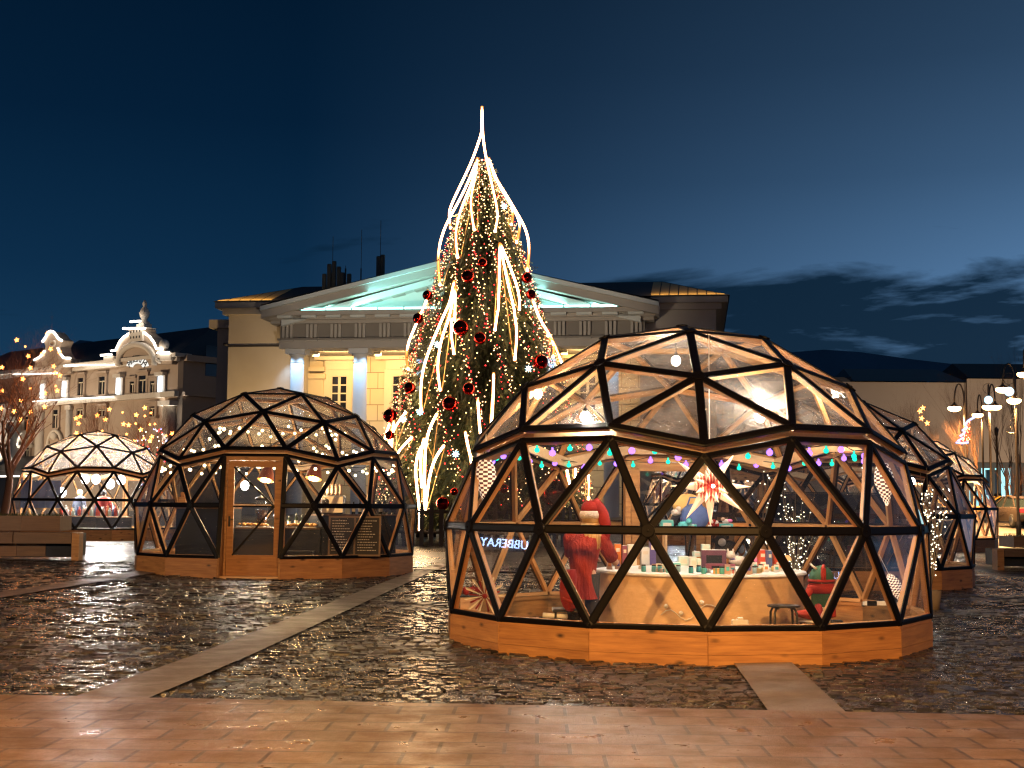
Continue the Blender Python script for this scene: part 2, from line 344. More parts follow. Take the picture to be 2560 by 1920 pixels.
# hills far behind
def hill(name,pts,Y,depth,m):
    bb=MB(); top=[P(x,y,Y) for x,y in pts]; n=len(top)
    vs=[(p.x,Y-depth,.5) for p in top]+[tuple(p) for p in top]+[(p.x,Y+depth*2,.5) for p in top]
    bb.add(vs,[(i+r*n,i+1+r*n,i+1+(r+1)*n,i+(r+1)*n) for i in range(n-1) for r in (0,1)],0,True); return tag(bb.obj(name,m),kind='structure')
M_HILL=mat('haze_tinted_hill',(.10,.17,.24),.95,var=.4,scale=.05)  # blue tint stands in for haze over the far hills
hill('hill',[(1650,930),(1780,905),(1850,893),(1960,882),(2060,874),(2150,880),(2280,898),(2400,912),(2600,925),(2900,960)],420,60,M_HILL)
hill('hill',[(-500,1000),(0,930),(120,880),(180,860),(200,850),(230,853),(260,866),(300,872),(420,872),(520,885),(560,920),(700,980)],330,50,M_HILL)
# ------------------------------------------------------------------ individual cobbles near the camera, each tipped its own way
def inpoly(x,y,poly):
    c=False; n=len(poly)
    for i in range(n):
        (x1,y1),(x2,y2)=poly[i],poly[(i+1)%n]
        if (y1>y)!=(y2>y) and x<(x2-x1)*(y-y1)/(y2-y1)+x1: c=not c
    return c
PX_=[(V((a.x,a.y,0)),V((b_.x,b_.y,0)),V((c_.x,c_.y,0)),V((d.x,d.y,0))) for a,b_,c_,d in SHEETS]
def blocked(x,y):
    for q in PX_:
        pl=[(v.x,v.y) for v in (q[0],q[1],q[3],q[2])]
        if inpoly(x,y,pl) and all(inpoly(x+dx,y+dy,pl) for dx,dy in ((.09,0),(-.09,0),(0,.09),(0,-.09))): return True
    return False
m,t=newmat('wet_stone'); gi=t.n('ShaderNodeNewGeometry').outputs['Random Per Island']; tcc=t.n('ShaderNodeTexCoord').outputs['Object']
n2=t.noise(tcc,26,4,.65); n3=t.noise(tcc,.45,3)
col=t.mix(t.math('MULTIPLY',n2,.6),t.ramp(gi,[(0,(.012,.011,.012)),(.5,(.026,.024,.023)),(.85,(.042,.038,.035)),(1,(.07,.06,.053))]),(.014,.014,.015))
p=prin(t,col,t.ramp(t.math('ADD',t.math('MULTIPLY',n3,.65),t.math('MULTIPLY',n2,.35)),[(.36,.15),(.64,.38)]),spec=.5); t.l(t.bump(n2,.55,.02),p.inputs['Normal']); t.l(p.outputs[0],t.out.inputs[0]); M_STONEC=m
rn=random.Random(17); s=MB(); y=8.6; row=0
while y<31:
    dp=rn.uniform(.14,.18)*(1 if y<20 else 1.3); xm_=.385*y+.7; x=-xm_+rn.uniform(0,.2)
    while x<xm_:
        wd=rn.uniform(.13,.21)*(1 if y<20 else 1.2); cx_,cy_=x+wd/2,y+dp/2+.02*math.sin(x*3+row)
        if not blocked(cx_,cy_) and math.hypot(cx_-2.0986,cy_-16.807)>2.93-.12:
            g0=g(cx_,cy_); zt=g0+.030+rn.gauss(0,.006); ax,ay=rn.gauss(0,.045),rn.gauss(0,.055); hw,hd_=wd/2-.006,dp/2-.006; e=.017
            top=[(-hw+e,-hd_+e),(hw-e,-hd_+e),(hw-e,hd_-e),(-hw+e,hd_-e)]; mid=[(-hw,-hd_),(hw,-hd_),(hw,hd_),(-hw,hd_)]
            j=lambda: rn.uniform(-.012,.012)
            vs=[(cx_+a+j(),cy_+b_+j(),min(zt+a*ax+b_*ay,g0+.049)) for a,b_ in top]+[(cx_+a+j(),cy_+b_+j(),zt-.018+a*ax*.6+b_*ay*.6) for a,b_ in mid]+[(cx_+a,cy_+b_,g0-.02) for a,b_ in mid]
            s.add(vs,[(0,1,2,3)]+[(i+4,(i+1)%4+4,(i+1)%4,i) for i in range(4)]+[(i+8,(i+1)%4+8,(i+1)%4+4,i+4) for i in range(4)])
        x+=wd
    y+=dp; row+=1
tag(s.obj('cobbles',M_STONEC),kind='structure')
# ------------------------------------------------------------------ geodesic glass domes
RAD=2.94; ZC=.882; RR=RAD*.984; Z5=ZC-.167*RAD; Z4=ZC+.165*RAD
def sp(t,e,r=RAD,z=None):
    t=R(t); e=R(e); return V((r*math.cos(e)*math.sin(t),-r*math.cos(e)*math.cos(t),ZC+r*math.sin(e) if z is None else z))
def cyl(t,z,k=1.): t=R(t); return V((RR*k*math.sin(t),-RR*k*math.cos(t),z))
T3=[];T4=[];T5=[]
for k in range(5): T3+=[72*k,72*k+22.39,72*k+49.61]; T4+=[72*k+11.82,72*k+36,72*k+60.18]; T5+=[72*k,72*k+24.18,72*k+47.82]
DR=lambda t:V((math.sin(R(t)),-math.cos(R(t)),0))
r0=sp(0,90); r1=[sp(72*k,69.92) for k in range(5)]
r2=[sp(36*k,46.64 if k%2==0 else 52.62) for k in range(10)]
v3=[sp(t,26.57 if i%3==0 else 30.99) for i,t in enumerate(T3)]
v3L=[p-V((0,0,.066)) for p in v3]; v3U=[p+V((0,0,.066)) for p in v3]
v4=[cyl(t,Z4) for t in T4]; v5=[cyl(t,Z5,.9985) for t in T5]
CEN=V((0,0,ZC))
def frame_mtx(p,q,n):
    x=(q-p).normalized(); z=(n-x*n.dot(x)).normalized(); y=z.cross(x)
    m=M.Identity(4)
    for i in range(3): m[i][0]=x[i];m[i][1]=y[i];m[i][2]=z[i];m[i][3]=p[i]
    return m
def strut(root,name,p,q,n=None,sw=.092,ww=.046,d=.066,wm='strutwood'):
    if n is None: n=((p+q)/2-CEN).normalized()
    L=(q-p).length; mt=frame_mtx(p,q,n)
    s=MB(); e=.035; s.bb(e,L-e,-ww/2,ww/2,-d,-.004); o=s.obj(name,MT[wm],root,mtx=mt)
    s=MB(); h=sw/2
    pr=[(-h,-.003),(-h,.010),(-h*.6,.017),(h*.6,.017),(h,.010),(h,-.003)]
    vs=[(x,y,z) for x in (-.012,L+.012) for y,z in pr]; s.add(vs,[(5,4,3,2,1,0),(6,7,8,9,10,11)]+[(i,(i+1)%6,(i+1)%6+6,i+6) for i in range(6)])
    s.obj('weather_strip',MT['black'],o)
    return o
def pane(root,name,a,b,c,m,k=.02):
    s=MB(); cc=(a+b+c)/3; pts=[p+(cc-p).normalized()*k*2 for p in (a,b,c)]
    n=4; idx={}; vs=[]; fs=[]
    bul=.0
    for i in range(n+1):
        for j in range(n+1-i):
            kk=n-i-j; idx[i,j]=len(vs); vs.append((pts[0]*i+pts[1]*j+pts[2]*kk)/n)
    for i in range(n):
        for j in range(n-i):
            fs.append((idx[i,j],idx[i+1,j],idx[i,j+1]))
            if i+j<n-1: fs.append((idx[i+1,j],idx[i+1,j+1],idx[i,j+1]))
    s.add(vs,fs,0,True); return s.obj(name,MT[m],root)
def build_dome():
    root=thing('glass_dome','','dome')
    for k in range(5):
        strut(root,'roof_strut',r0,r1[k]); strut(root,'roof_strut',r1[k],r1[(k+1)%5])
        strut(root,'roof_strut',r1[k],r2[2*k]); strut(root,'roof_strut',r1[k],r2[(2*k+1)%10]); strut(root,'roof_strut',r1[k],r2[(2*k-1)%10])
        pane(root,'roof_film',r0,r1[k],r1[(k+1)%5],'film')
        pane(root,'roof_film',r1[k],r2[2*k],r2[2*k+1],'film'); pane(root,'roof_film',r1[k],r2[2*k],r2[(2*k-1)%10],'film'); pane(root,'roof_film',r1[k],r1[(k+1)%5],r2[2*k+1],'film')
        # ring 2 to ring 3: even ring-2 vertices stand over icosahedron vertices
        a,bq=r2[2*k],r2[2*k+1]; nb=r2[(2*k+2)%10]
        t0,t1,t2,tn=v3U[3*k],v3U[3*k+1],v3U[3*k+2],v3U[(3*k+3)%15]; tp=v3U[(3*k-1)%15]
        strut(root,'roof_strut',r2[2*k],r2[2*k+1]); strut(root,'roof_strut',r2[2*k+1],nb)
        for p,q in ((a,t0),(a,t1),(bq,t1),(bq,t2),(a,tp)): strut(root,'roof_strut',p,q)
        for p in ((a,t0,t1),(a,bq,t1),(bq,t1,t2),(bq,nb,t2),(nb,t2,tn)): pane(root,'roof_film',*p,'film')
    for i in range(15):
        p,q=v3U[i],v3U[(i+1)%15]; strut(root,'roof_strut',p,q,sw=.08)
        s=MB(); a,b_=v3L[i],v3L[(i+1)%15]; ins=.93
        s.add([V((x.x*ins,x.y*ins,x.z)) for x in (a,b_)]+[V((x.x*ins,x.y*ins,x.z)) for x in (q,p)]+[V((x.x*(ins-.02),x.y*(ins-.02),x.z)) for x in (a,b_,q,p)],[(0,1,2,3),(7,6,5,4),(0,4,5,1),(1,5,6,2),(2,6,7,3),(3,7,4,0)])
        s.obj('collar_board',MT['ply'],root)
    door=1   # bay between v3[1] and v3[2] (azimuth 36)
    iD4=1
    A,B,A5,B5=v3L[1],v3L[2],v5[1],v5[2]
    for i in range(15):
        p,q=v3L[i],v3L[(i+1)%15]; strut(root,'wall_strut',p,q,sw=.066)
    for i in range(15):
        tl,tr=v3L[i],v3L[(i+1)%15]; m4=v4[i]; m4n=v4[(i+1)%15]; bl,br=v5[i],v5[(i+1)%15]
        if i!=iD4:
            for p,q in ((tl,m4),(tr,m4),(m4,bl),(m4,br)): strut(root,'wall_strut',p,q)
            strut(root,'wall_strut',bl,br,sw=.06)
            pane(root,'wall_pane',tl,tr,m4,'glass'); pane(root,'wall_pane',m4,bl,br,'glass')
        if i==iD4-1:      # left of the door
            mid=m4.lerp(m4n,.5); strut(root,'wall_strut',m4,mid); pane(root,'wall_pane',m4,A,A5,'glass')
        elif i==iD4:
            mid=m4.lerp(m4n,.5); strut(root,'wall_strut',mid,m4n); pane(root,'wall_pane',m4n,B,B5,'glass')
        else:
            strut(root,'wall_strut',m4,m4n); pane(root,'wall_pane',m4,m4n,tr,'glass'); pane(root,'wall_pane',m4,m4n,br,'glass')
    for p,q in ((A,A5),(B,B5)): strut(root,'wall_strut',p,q,n=DR(36))
    # base of boards, one panel under every bay
    for i in range(15):
        if i==iD4: continue
        p,q=v5[i],v5[(i+1)%15]; L=(q-p).length; n=((p+q)/2); n.z=0; n.normalize()
        x=(q-p).normalized(); y=V((0,0,1)).cross(x); m=M.Identity(4)
        for r in range(3): m[r][0]=x[r];m[r][1]=y[r];m[r][2]=(0,0,1)[r]
        c=V((p.x,p.y,0))
        for r in range(3): m[r][3]=c[r]
        s=MB(); z1=Z5-.02; z=-.12; nb_=2; h=(z1-z)/nb_
        s.bb(.001,L-.001,.002,.05,z,z1); s.bb(.0,L,-.002,.07,z1-.045,z1,0)
        s.bb(.0005,L-.0005,-.012,.0015,z+.0,z+h-.0015+.0); s.bb(.0005,L-.0005,-.012,.0015,z+h+.0015,z1-.048)
        s.obj('base_panel',MT['pine'],root,mtx=m)
    s=MB(); s.lathe((0,0,0),[(.01,-.10),(2.80,-.10),(2.80,.03),(.01,.03)],30,smooth=False); s.obj('floor',MT['ply'],root)
    # door in its upright portal
    nd=DR(36); tx=V((math.cos(R(36)),math.sin(R(36)),0)); w2=(B-A).length/2; dd=(A+B).dot(nd)/2-.03; H=A.z
    m=M.Identity(4)
    for r in range(3): m[r][0]=tx[r];m[r][1]=-nd[r];m[r][2]=(0,0,1)[r];m[r][3]=(nd*dd)[r]
    s=MB(); s.bb(-w2,-w2+.075,-.05,.05,-.12,H-.02); s.bb(w2-.075,w2,-.05,.05,-.12,H-.02); s.bb(-w2+.075,w2-.075,-.05,.05,H-.10,H-.02)
    s.obj('door_frame',MT['pine'],root,mtx=m)
    for sg,top,bot in ((-1,A,A5),(1,B,B5)):     # cheeks closing the gap between dome and door
        s=MB(); x0=sg*w2; th=.03
        yb=-(RR*math.cos(R(12))-dd)
        pl=[(-.05,H-.05),(yb,Z5),(yb,-.12),(-.05,-.12)]
        vs=[(x0-sg*.0,y,z) for y,z in pl]+[(x0-sg*th,y,z) for y,z in pl]
        s.add(vs,[(0,1,2,3),(7,6,5,4)]+[(i,(i+1)%4,(i+1)%4+4,i+4) for i in range(4)]); s.obj('door_cheek',MT['pine'],root,mtx=m)
    lw=w2-.08; zt=H-.11
    d=bpy.data.objects.new('door',None)
    s=MB(); st=.12
    s.bb(-lw,-lw+st,-.035,.02,.03,zt); s.bb(lw-st,lw,-.035,.02,.03,zt); s.bb(-lw+st,lw-st,-.033,.018,zt-st,zt); s.bb(-lw+st,lw-st,-.033,.018,.03,.42)
    leaf=s.obj('door',MT['pine'],root,mtx=m)
    bpy.data.objects.remove(d)
    gx=lw-st; zb,ztp,zm=.42,zt-st,Z4-.02
    s=MB(); s.quad((-gx,-.01,zb),(gx,-.01,zb),(gx,-.01,ztp),(-gx,-.01,ztp)); s.obj('glazing',MT['glass'],leaf)
    for a,b_ in (((-gx,ztp),(gx,zm)),((gx,zm),(-gx,zb)),((-gx,zm),(gx,zm))):
        s=MB(); s.bar((a[0],-.03,a[1]),(b_[0],-.03,b_[1]),.03,.045,(0,1,0)); s.bar((a[0],-.055,a[1]),(b_[0],-.055,b_[1]),.006,.05,(0,1,0)) ; s.obj('glazing_bar',MT['black'],leaf)
    s=MB(); s.tube([(-lw+.05,-.07,1.0),(-lw+.05,-.07,1.12)],.012,6); s.bb(-lw+.03,-lw+.07,-.045,-.035,.96,1.16); s.tube([(-lw+.05,-.04,1.06),(-lw+.05,-.07,1.06)],.01,6); s.obj('handle',MT['blackmetal'],leaf)
    for p,n_ in [(x,(x-CEN).normalized()) for x in [r0]+r1+r2]+[(x,V((x.x,x.y,0)).normalized()) for i_,x in enumerate(v4) if i_!=iD4]:
        s=MB(); q=n_.to_track_quat('Z','Y').to_matrix().to_4x4(); s.lathe((0,0,0),[(.075,.008),(.075,.022),(.066,.026),(.012,.026),(.012,.034),(.002,.036)],10,smooth=False); s.obj('hub_plate',MT['black'],root,mtx=M.Translation(p)@q)
    return root
DOME0=build_dome()
bpy.context.view_layer.update()
for o in bpy.data.objects:
    if o.parent: KIDS.setdefault(o.parent,[]).append(o)
GRP='geodesic glass domes on the square'
DOMES=[(2.0986,16.807,-2.24+144,0.,'nearest large geodesic dome with the round counter and hanging star'),
 (-4.8944,28.824,-36.9,.199,'geodesic dome with its wooden door facing the camera and two copper lamps'),
 (-14.81,49.02,-20.1+144,.303,'brightly lit geodesic dome behind the wooden planter at far left'),
 (6.466,28.2,33.04+144,.086,'dark geodesic dome directly behind the nearest dome on the right'),
 (13.668,47.23,5.45+144,.223,'farthest right geodesic dome beside the parked cars'),
 (7.7,50.5,100.,.30,'geodesic dome seen through the middle of the nearest dome')]
for i,(x,y,rot,z,lab) in enumerate(DOMES):
    o=DOME0 if i==0 else copytree(DOME0)
    o.location=(x,y,z); o.rotation_euler=(0,0,R(rot)); tag(o,lab,'dome',GRP)
# ------------------------------------------------------------------ facade planes
class Plane:
    def __init__(s,px,py,Y,yaw,zbase):
        p=P(px,py,Y); s.o=V((p.x,Y,zbase)); s.yaw=yaw; s.u=V((math.cos(yaw),math.sin(yaw),0)); s.n=V((math.sin(yaw),-math.cos(yaw),0))
    def at(s,px,py,v=0):           # local (u,w) where the photo ray meets the plane set back by v
        d=ray(px,py); o=s.o-s.n*v; k=(o-CAM).dot(s.n)/d.dot(s.n); p=CAM+d*k-s.o
        return p.dot(s.u), p.z
M_STONE=mat('plaster_grey',(.36,.33,.29),.85,var=.12,scale=.6,bump=.2,bscale=8)
M_PLY=mat('plaster_yellow',(.62,.52,.34),.85,var=.08,scale=.8,bump=.15,bscale=6)
M_ROOF=mat('dark_roof',(.03,.028,.03),.5,var=.3,scale=1)
M_TYMP=mat('pale_plaster',(.52,.55,.53),.85,var=.06,scale=1)
M_COL=mat('column_stone',(.50,.51,.52),.8,var=.10,scale=1.5)
M_DARKGLASS=mat('dark_window_glass',(.015,.016,.02),.08,bump=0,var=.5,scale=.4)
M_CYAN=emis('cyan_tube',(.45,1.,.93),6.,'AUTO')
# ------------------------------------------------------------------ town hall
TH=Plane(1160,781,92,R(-7.7),.8)
hall=thing('town_hall','columned town hall with a cyan lit pediment behind the decorated tree','town hall',TH.o,TH.yaw)
def u(px,py=781,v=0): return TH.at(px,py,v)[0]
def wz(px,py,v=0): return TH.at(px,py,v)[1]
uL,uR=u(690),u(1642)                 # portico entablature ends
e0=wz(1160,781)-.1; eb=wz(744,876)      # cornice top, architrave bottom
wL,wR=u(573),u(1790); WV=4.2
apex=(0,wz(1204,640))
uc=(uL+uR)/2; apx=(uc, wz(1085,658)+ (u(1204)-u(1085))*.27-1.35)
slope=None
# main block with roof
zc=wz(600,800)
s=MB(); s.bb(wL,u(735),0,WV+14,-1,zc); s.obj('wing_wall',M_STONE,hall)
s=MB(); s.bb(u(1600),wR,0,WV+14,-1,zc); s.obj('wing_wall',M_STONE,hall)
s=MB(); s.bb(u(735)+.0,u(1600),WV,WV+14,-1,zc-.05); s.obj('portico_wall',M_PLY,hall)
for side in (0,1):
  s=MB()      # cornice of the wings, stepped
  for k,(o,z0,z1) in enumerate(((.0,zc,zc+.35),(.35,zc+.35,zc+.75),(.75,zc+.75,zc+1.15))):
    if side==0: s.bb(wL-o-.01,uL+.4-k*.004,-o-.02,WV+14+o,z0,z1)
    else: s.bb(uR-.4+k*.004,wR+o+.01,-o-.02,WV+14+o,z0,z1)
  s.obj('cornice',M_STONE,hall)
s=MB(); rz0=zc+1.2; s.add([(wL-.9,-.8,rz0),(wR+.9,-.8,rz0),(wR+.9,WV+15,rz0),(wL-.9,WV+15,rz0),(wL+3.6,5.4,rz0+1.95),(wR-3.6,5.4,rz0+1.95)],[(0,1,5,4),(2,3,4,5),(3,0,4),(1,2,5),(0,3,2,1)]); s.obj('roof',M_ROOF,hall)
# yellow tin strips at both roof ends, floodlit look put into their colour
M_TIN=mat('lit_roof_tin',(.55,.38,.16),.5,var=.2,scale=1)
RP=lambda x,y:(x,y,rz0+.03+(y+.8)/6.2*1.95)
for sg in (-1,1):
    xo=wL-.9 if sg<0 else wR+.9; xi=u(688) if sg<0 else u(1625); n=5 if sg<0 else 8
    for i in range(n):
        f0,f1=i/n,(i+.88)/n; x0=xo+(xi-xo)*(.06+.94*f0); x1=xo+(xi-xo)*(.06+.94*f1)
        hy=lambda x:min(5.0,-.8+abs(x-xo)/4.5*6.2-.45)
        s=MB(); b4=[RP(x0,-.55),RP(x1,-.55),RP(x1,max(-.5,hy(x1))),RP(x0,max(-.5,hy(x0)))]; s.add(b4+[(a,b_,c-.025) for a,b_,c in b4],[(0,1,2,3),(7,6,5,4),(0,4,5,1),(1,5,6,2),(2,6,7,3),(3,7,4,0)]); s.obj('lit_roof_sheet',M_TIN,hall)
    lamp('AREA',((xo+xi)/2,-.9,rz0+.45),60,(1.,.62,.22),hall,name='floodlight',size=(abs(xi-xo),.3),target=((xo+xi)/2,4,rz0+1.2))
# entablature
PV=-1.4
s=MB(); s.bb(uL+.7,uR-.7,PV,WV,eb,eb+.6); s.obj('architrave',M_STONE,hall)
zt=eb+1.65; s=MB(); s.bb(uL+.75,uR-.75,PV+.06,WV,eb+.6,zt); s.bb(uL+.6,uR-.6,PV-.12,WV,eb+.54,eb+.66); s.obj('frieze',mat('metope_stone',(.20,.18,.155),.85,var=.12,scale=.6,bump=.2,bscale=8),hall)
n=15; s0,s1=uL+1.3,uR-1.3
for i in range(n):
    x=s0+(s1-s0)*i/(n-1); s=MB()
    for k in (-.28,0,.28): s.bb(x+k-.09,x+k+.09,PV-.14,PV+.055,eb+.70,zt-.03)
    s.bb(x-.42,x+.42,PV-.14,PV-.02,eb+.44,eb+.535); s.obj('triglyph',M_STONE,hall)
s=MB()
for o,z0,z1 in ((.20,zt,zt+(e0-zt)*.3),(.55,zt+(e0-zt)*.3,zt+(e0-zt)*.62),(1.0,zt+(e0-zt)*.62,e0)): s.bb(uL-o*.3+.2,uR+o*.3-.2,PV-o,WV,z0,z1)
s.obj('pediment_base',M_STONE,hall)
for i in range(n):
    x=s0+(s1-s0)*i/(n-1); s=MB(); s.bb(x-.5,x+.5,PV-.92,PV-.4,zt+(e0-zt)*.62-.16,zt+(e0-zt)*.62-.005); s.obj('mutule',M_TYMP,hall)
# pediment
ph=apx[1]-e0
s=MB(); s.prism([(uL+1.6,e0),(uR-1.6,e0),(uc,e0+ph-.75)],PV+.35,PV+1.2); s.obj('tympanum',M_TYMP,hall)
def rake(off,th,v0,v1,name,m,ins=0):
    s=MB()
    for sg,ue in ((-1,uL-.2),(1,uR+.2)):
        a=(ue+sg*-ins,e0+off-.1); bq=(uc,apx[1]+off); 
        pl=[a,bq,(bq[0],bq[1]+th),(a[0],a[1]+th)]
        s.prism(pl,v0,v1)
    return s.obj(name,m,hall)
rake(-.85,.42,PV-.55,PV+.9,'raking_soffit',M_TYMP,1.2)
rake(-.43,.5,PV-1.3,PV+.9,'raking_cornice',M_STONE)
rake(.08,.28,PV-1.5,PV+3,'raking_moulding',M_TYMP)
s=MB(); sl=math.atan2(ph,(uR-uL)/2+.2)
for sg,ue in ((-1,uL-.2),(1,uR+.2)):
    s.add([(ue,PV-1.45,e0+.37),(uc,PV-1.45,apx[1]+.37),(uc,WV+8,apx[1]+.37),(ue,WV+8,e0+.37)],[(0,1,2,3)]); s.add([(ue,PV-1.45,e0+.30),(uc,PV-1.45,apx[1]+.30),(uc,WV+8,apx[1]+.30),(ue,WV+8,e0+.30)],[(3,2,1,0)])
s.obj('portico_roof',M_ROOF,hall)
for sg in (-1,1):                    # blocks under the rake
    for k in range(1,8):
        f=.10+.118*k; ue=uL-.2 if sg<0 else uR+.2
        x=ue+(uc-ue)*f; z=e0-.80+ph*f; s=MB(); hw=.42
        s.prism([(x-hw,z-hw*ph/((uR-uL)/2)*(-sg)-.24),(x+hw,z+hw*ph/((uR-uL)/2)*(-sg)-.24),(x+hw,z+hw*ph/((uR-uL)/2)*(-sg)-.02),(x-hw,z-hw*ph/((uR-uL)/2)*(-sg)-.02)],PV-.50,PV+.30); s.obj('bracket',M_STONE,hall)
nt_=12
for i in range(nt_):
    x0=uL+2.4+(uR-uL-4.8)*i/nt_; x1=uL+2.4+(uR-uL-4.8)*(i+.93)/nt_
    s=MB(); s.tube([(x0,PV-.72,e0+.14),(x1,PV-.72,e0+.14)],.07,6); s.obj('light_tube',M_CYAN,hall)
for sg in (-1,1):
    lamp('AREA',(uc+sg*(uR-uL)*.25,PV-.75,e0+.30),260,(.36,1.,.86),hall,name='floodlight',size=((uR-uL)*.46,.2),target=(uc+sg*(uR-uL)*.23,PV+.5,e0+3.2))
for sg in (-1,1):
    lamp('AREA',(uc+sg*(uR-uL)*.13,PV-2.2,e0+1.2),60,(.30,.95,1.),hall,name='floodlight',size=((uR-uL)*.2,.2),target=(uc+sg*(uR-uL)*.12,PV-1.35,e0+6))
# columns
cu_=[u(643*1.1573+ 157*k,880,PV+1) for k in range(6)]
ch=eb-.0
for k,x in enumerate(cu_):
    s=MB(); r=.52
    s.lathe((x,PV+1.0,-.8),[(r*1.25,0),(r*1.25,.35),(r*1.05,.5),(r,.6),(r,ch*.35),(r*.86,ch+.8-.95)],24)
    c=s.obj('column',M_COL,hall)
    s=MB(); s.lathe((x,PV+1.0,ch-.95),[(r*.86,-.0),(r*.92,.05),(r*.86,.12),(r*.88,.45),(r*1.12,.62)],24); s.bb(x-.68,x+.68,PV+.32,PV+1.68,ch-.33,ch-.004); s.obj('capital',M_COL,c)
    for sg in (-1,1):
        l=lamp('SPOT',(x+sg*1.0,PV+.10,ch-.20),300,(.45,.70,1.),hall,radius=.06,name='spotlight',spot=88,blend=.7,target=(x,PV+1.0,ch-3.2))
# portico wall details
def thw(px0,py0,px1,py1,v):
    a=TH.at(px0,py0,v); bq=TH.at(px1,py1,v); return min(a[0],bq[0]),max(a[0],bq[0]),min(a[1],bq[1]),max(a[1],bq[1])
W0=thw(829,942,868,1030,WV); W1=thw(981,942,1020,1030,WV); dW=W1[0]-W0[0]
M_FRAME=mat('window_frame_paint',(.66,.58,.42),.6,var=.05)
for k in range(6):
    x0=W0[0]+dW*k; x1=W0[1]+dW*k; z1=W0[3]; z0=z1-3.6
    if x1>u(1590,881,WV): break
    s=MB(); s.bb(x0-.55,x0,WV-.16,WV+.04,z0-.5,z1); s.bb(x1,x1+.55,WV-.16,WV+.04,z0-.5,z1); s.bb(x0-.55,x1+.55,WV-.16,WV+.04,z1,z1+.5)
    s.bb(x0-.45,x1+.45,WV-.22,WV+.03,z1+.5,z1+1.15); s.bb(x0-1.1,x1+1.1,WV-.75,WV+.03,z1+1.15,z1+1.4); s.bb(x0-.95,x1+.95,WV-.55,WV+.035,z1+1.4,z1+1.62)
    wd=s.obj('window',M_FRAME,hall)
    s=MB(); s.bb(x0,x1,WV-.03,WV+.02,z0,z1); s.obj('pane',M_DARKGLASS,wd)
    s=MB(); xm=(x0+x1)/2; s.bb(xm-.09,xm+.09,WV-.09,WV-.032,z0,z1)
    for j in range(1,6): z=z1-j*.6; s.bb(x0,xm-.09,WV-.085,WV-.034,z-.045,z+.045); s.bb(xm+.09,x1,WV-.085,WV-.034,z-.045,z+.045)
    s.bb(x0,x0+.08,WV-.085,WV-.035,z0,z1); s.bb(x1-.08,x1,WV-.085,WV-.035,z0,z1); s.obj('sash',M_FRAME,wd)
M_GROOVE=mat('dark_joint',(.22,.17,.10),.9)  # thin brown strips laid along the wall joints
s=MB(); zz=eb-1.5
for j in range(9):
    z=eb-1.15-j*1.15; s.bb(u(770,881,WV),u(1600,881,WV),WV-.012,WV+.02,z-.025,z+.025)
    for q in range(26):
        x=u(770,881,WV)+1.1*q*1.05+(j%2)*.55; s.bb(x-.02,x+.02,WV-.010,WV+.02,z+.03,z+1.11)
s.obj('wall_joint',M_GROOVE,hall)
for px in (757,):      # pilaster by the side wall
    s=MB(); x=u(px,880,WV)+1.1; s.bb(x-.55,x+.55,WV-.35,WV+.05,-1,eb-1.6); s.bb(x-.7,x+.7,WV-.5,WV+.06,eb-1.6,eb-1.25); s.bb(x-.65,x+.65,WV-.45,WV+.06,eb-1.05,eb-.75); s.obj('pilaster',M_PLY,hall)
for k in range(5):      # warm floods hidden behind the architrave
    x=(cu_[k]+cu_[k+1])/2; s=MB(); s.box((x-1.2,PV+1.9,eb-.22),(.5,.3,.22),rx=.5); s.bb(x-1.22,x-1.18,PV+1.9,PV+2.0,eb-.15,eb+.01); f=s.obj('flood_fixture',M_FRAME,hall)
    lamp('AREA',(x,PV+1.8,eb-.25),330,(1.,.60,.22),hall,name='floodlight',size=(2.6,.3),target=(x,WV,eb-3.4))
# rainpipe and string course on left wing
s=MB(); s.bb(wL-.02,u(735)+.03,-.06,.02,wz(600,866)-.04,wz(600,866)+.10); s.tube([(wL+.0,-.14,wz(600,866)+.1),(wL-.3,-.14,wz(600,866)+.15)],.1,8); s.obj('string_course',M_ROOF,hall)
s=MB(); s.bb(wL-1.6,wL-.001,2.2,12,-1,zc-.3); s.bb(wL-2.1,wL-.002,1.8,12,zc-.3,zc+.3); s.obj('side_wall',M_STONE,hall)
lamp('SPOT',(u(745),-6.0,wz(600,1200)),4800,(1.,.62,.25),hall,radius=.2,name='floodlight',spot=44,blend=.25,target=(u(655),0,wz(655,1000)))
lamp('SPOT',(uc,-26,.9),13000,(1.,.80,.58),hall,radius=.5,name='floodlight',spot=60,blend=.5,target=(uc,0,e0-1))
# aerials on the roof
M_ANT=mat('antenna_grey',(.05,.06,.06),.6)
for px,py0,py1,parts,lab in ((830,737,670,((-.55,1.5),(-.2,2.2),(.15,2.4),(.5,2.0)),'tallest cluster of antenna panels on the town hall roof ridge'),(863,727,690,((-.2,1.3),(.3,1.2)),'pair of small antenna panels on the town hall roof'),(950,697,650,((-.1,1.6),(.2,1.7)),'antenna panels with a whip nearest the lit pediment peak')):
    x=u(px,py0,3); z=wz(px,py0,3)-1.0; th=thing('antenna_mast',lab,'antenna',hall.matrix_basis@V((0,0,0)) if False else TH.o+TH.u*x-TH.n*3+V((0,0,z)),TH.yaw,'antennas on the town hall roof')
    s=MB(); s.tube([(0,0,0),(0,0,2.6)],.06,6); s.tube([(0,0,2.5),(0,0,5.2 if py1!=690 else 2.8)],.022,5); s.obj('mast',M_ANT,th)
    for dx,hh in parts:
        s=MB(); s.bev((dx,-.1,1.0+hh/2),(.3,.2,hh),.04); s.bar((dx,0,1.6),(0,0,1.6),.05,.05); s.obj('panel',M_ANT,th)
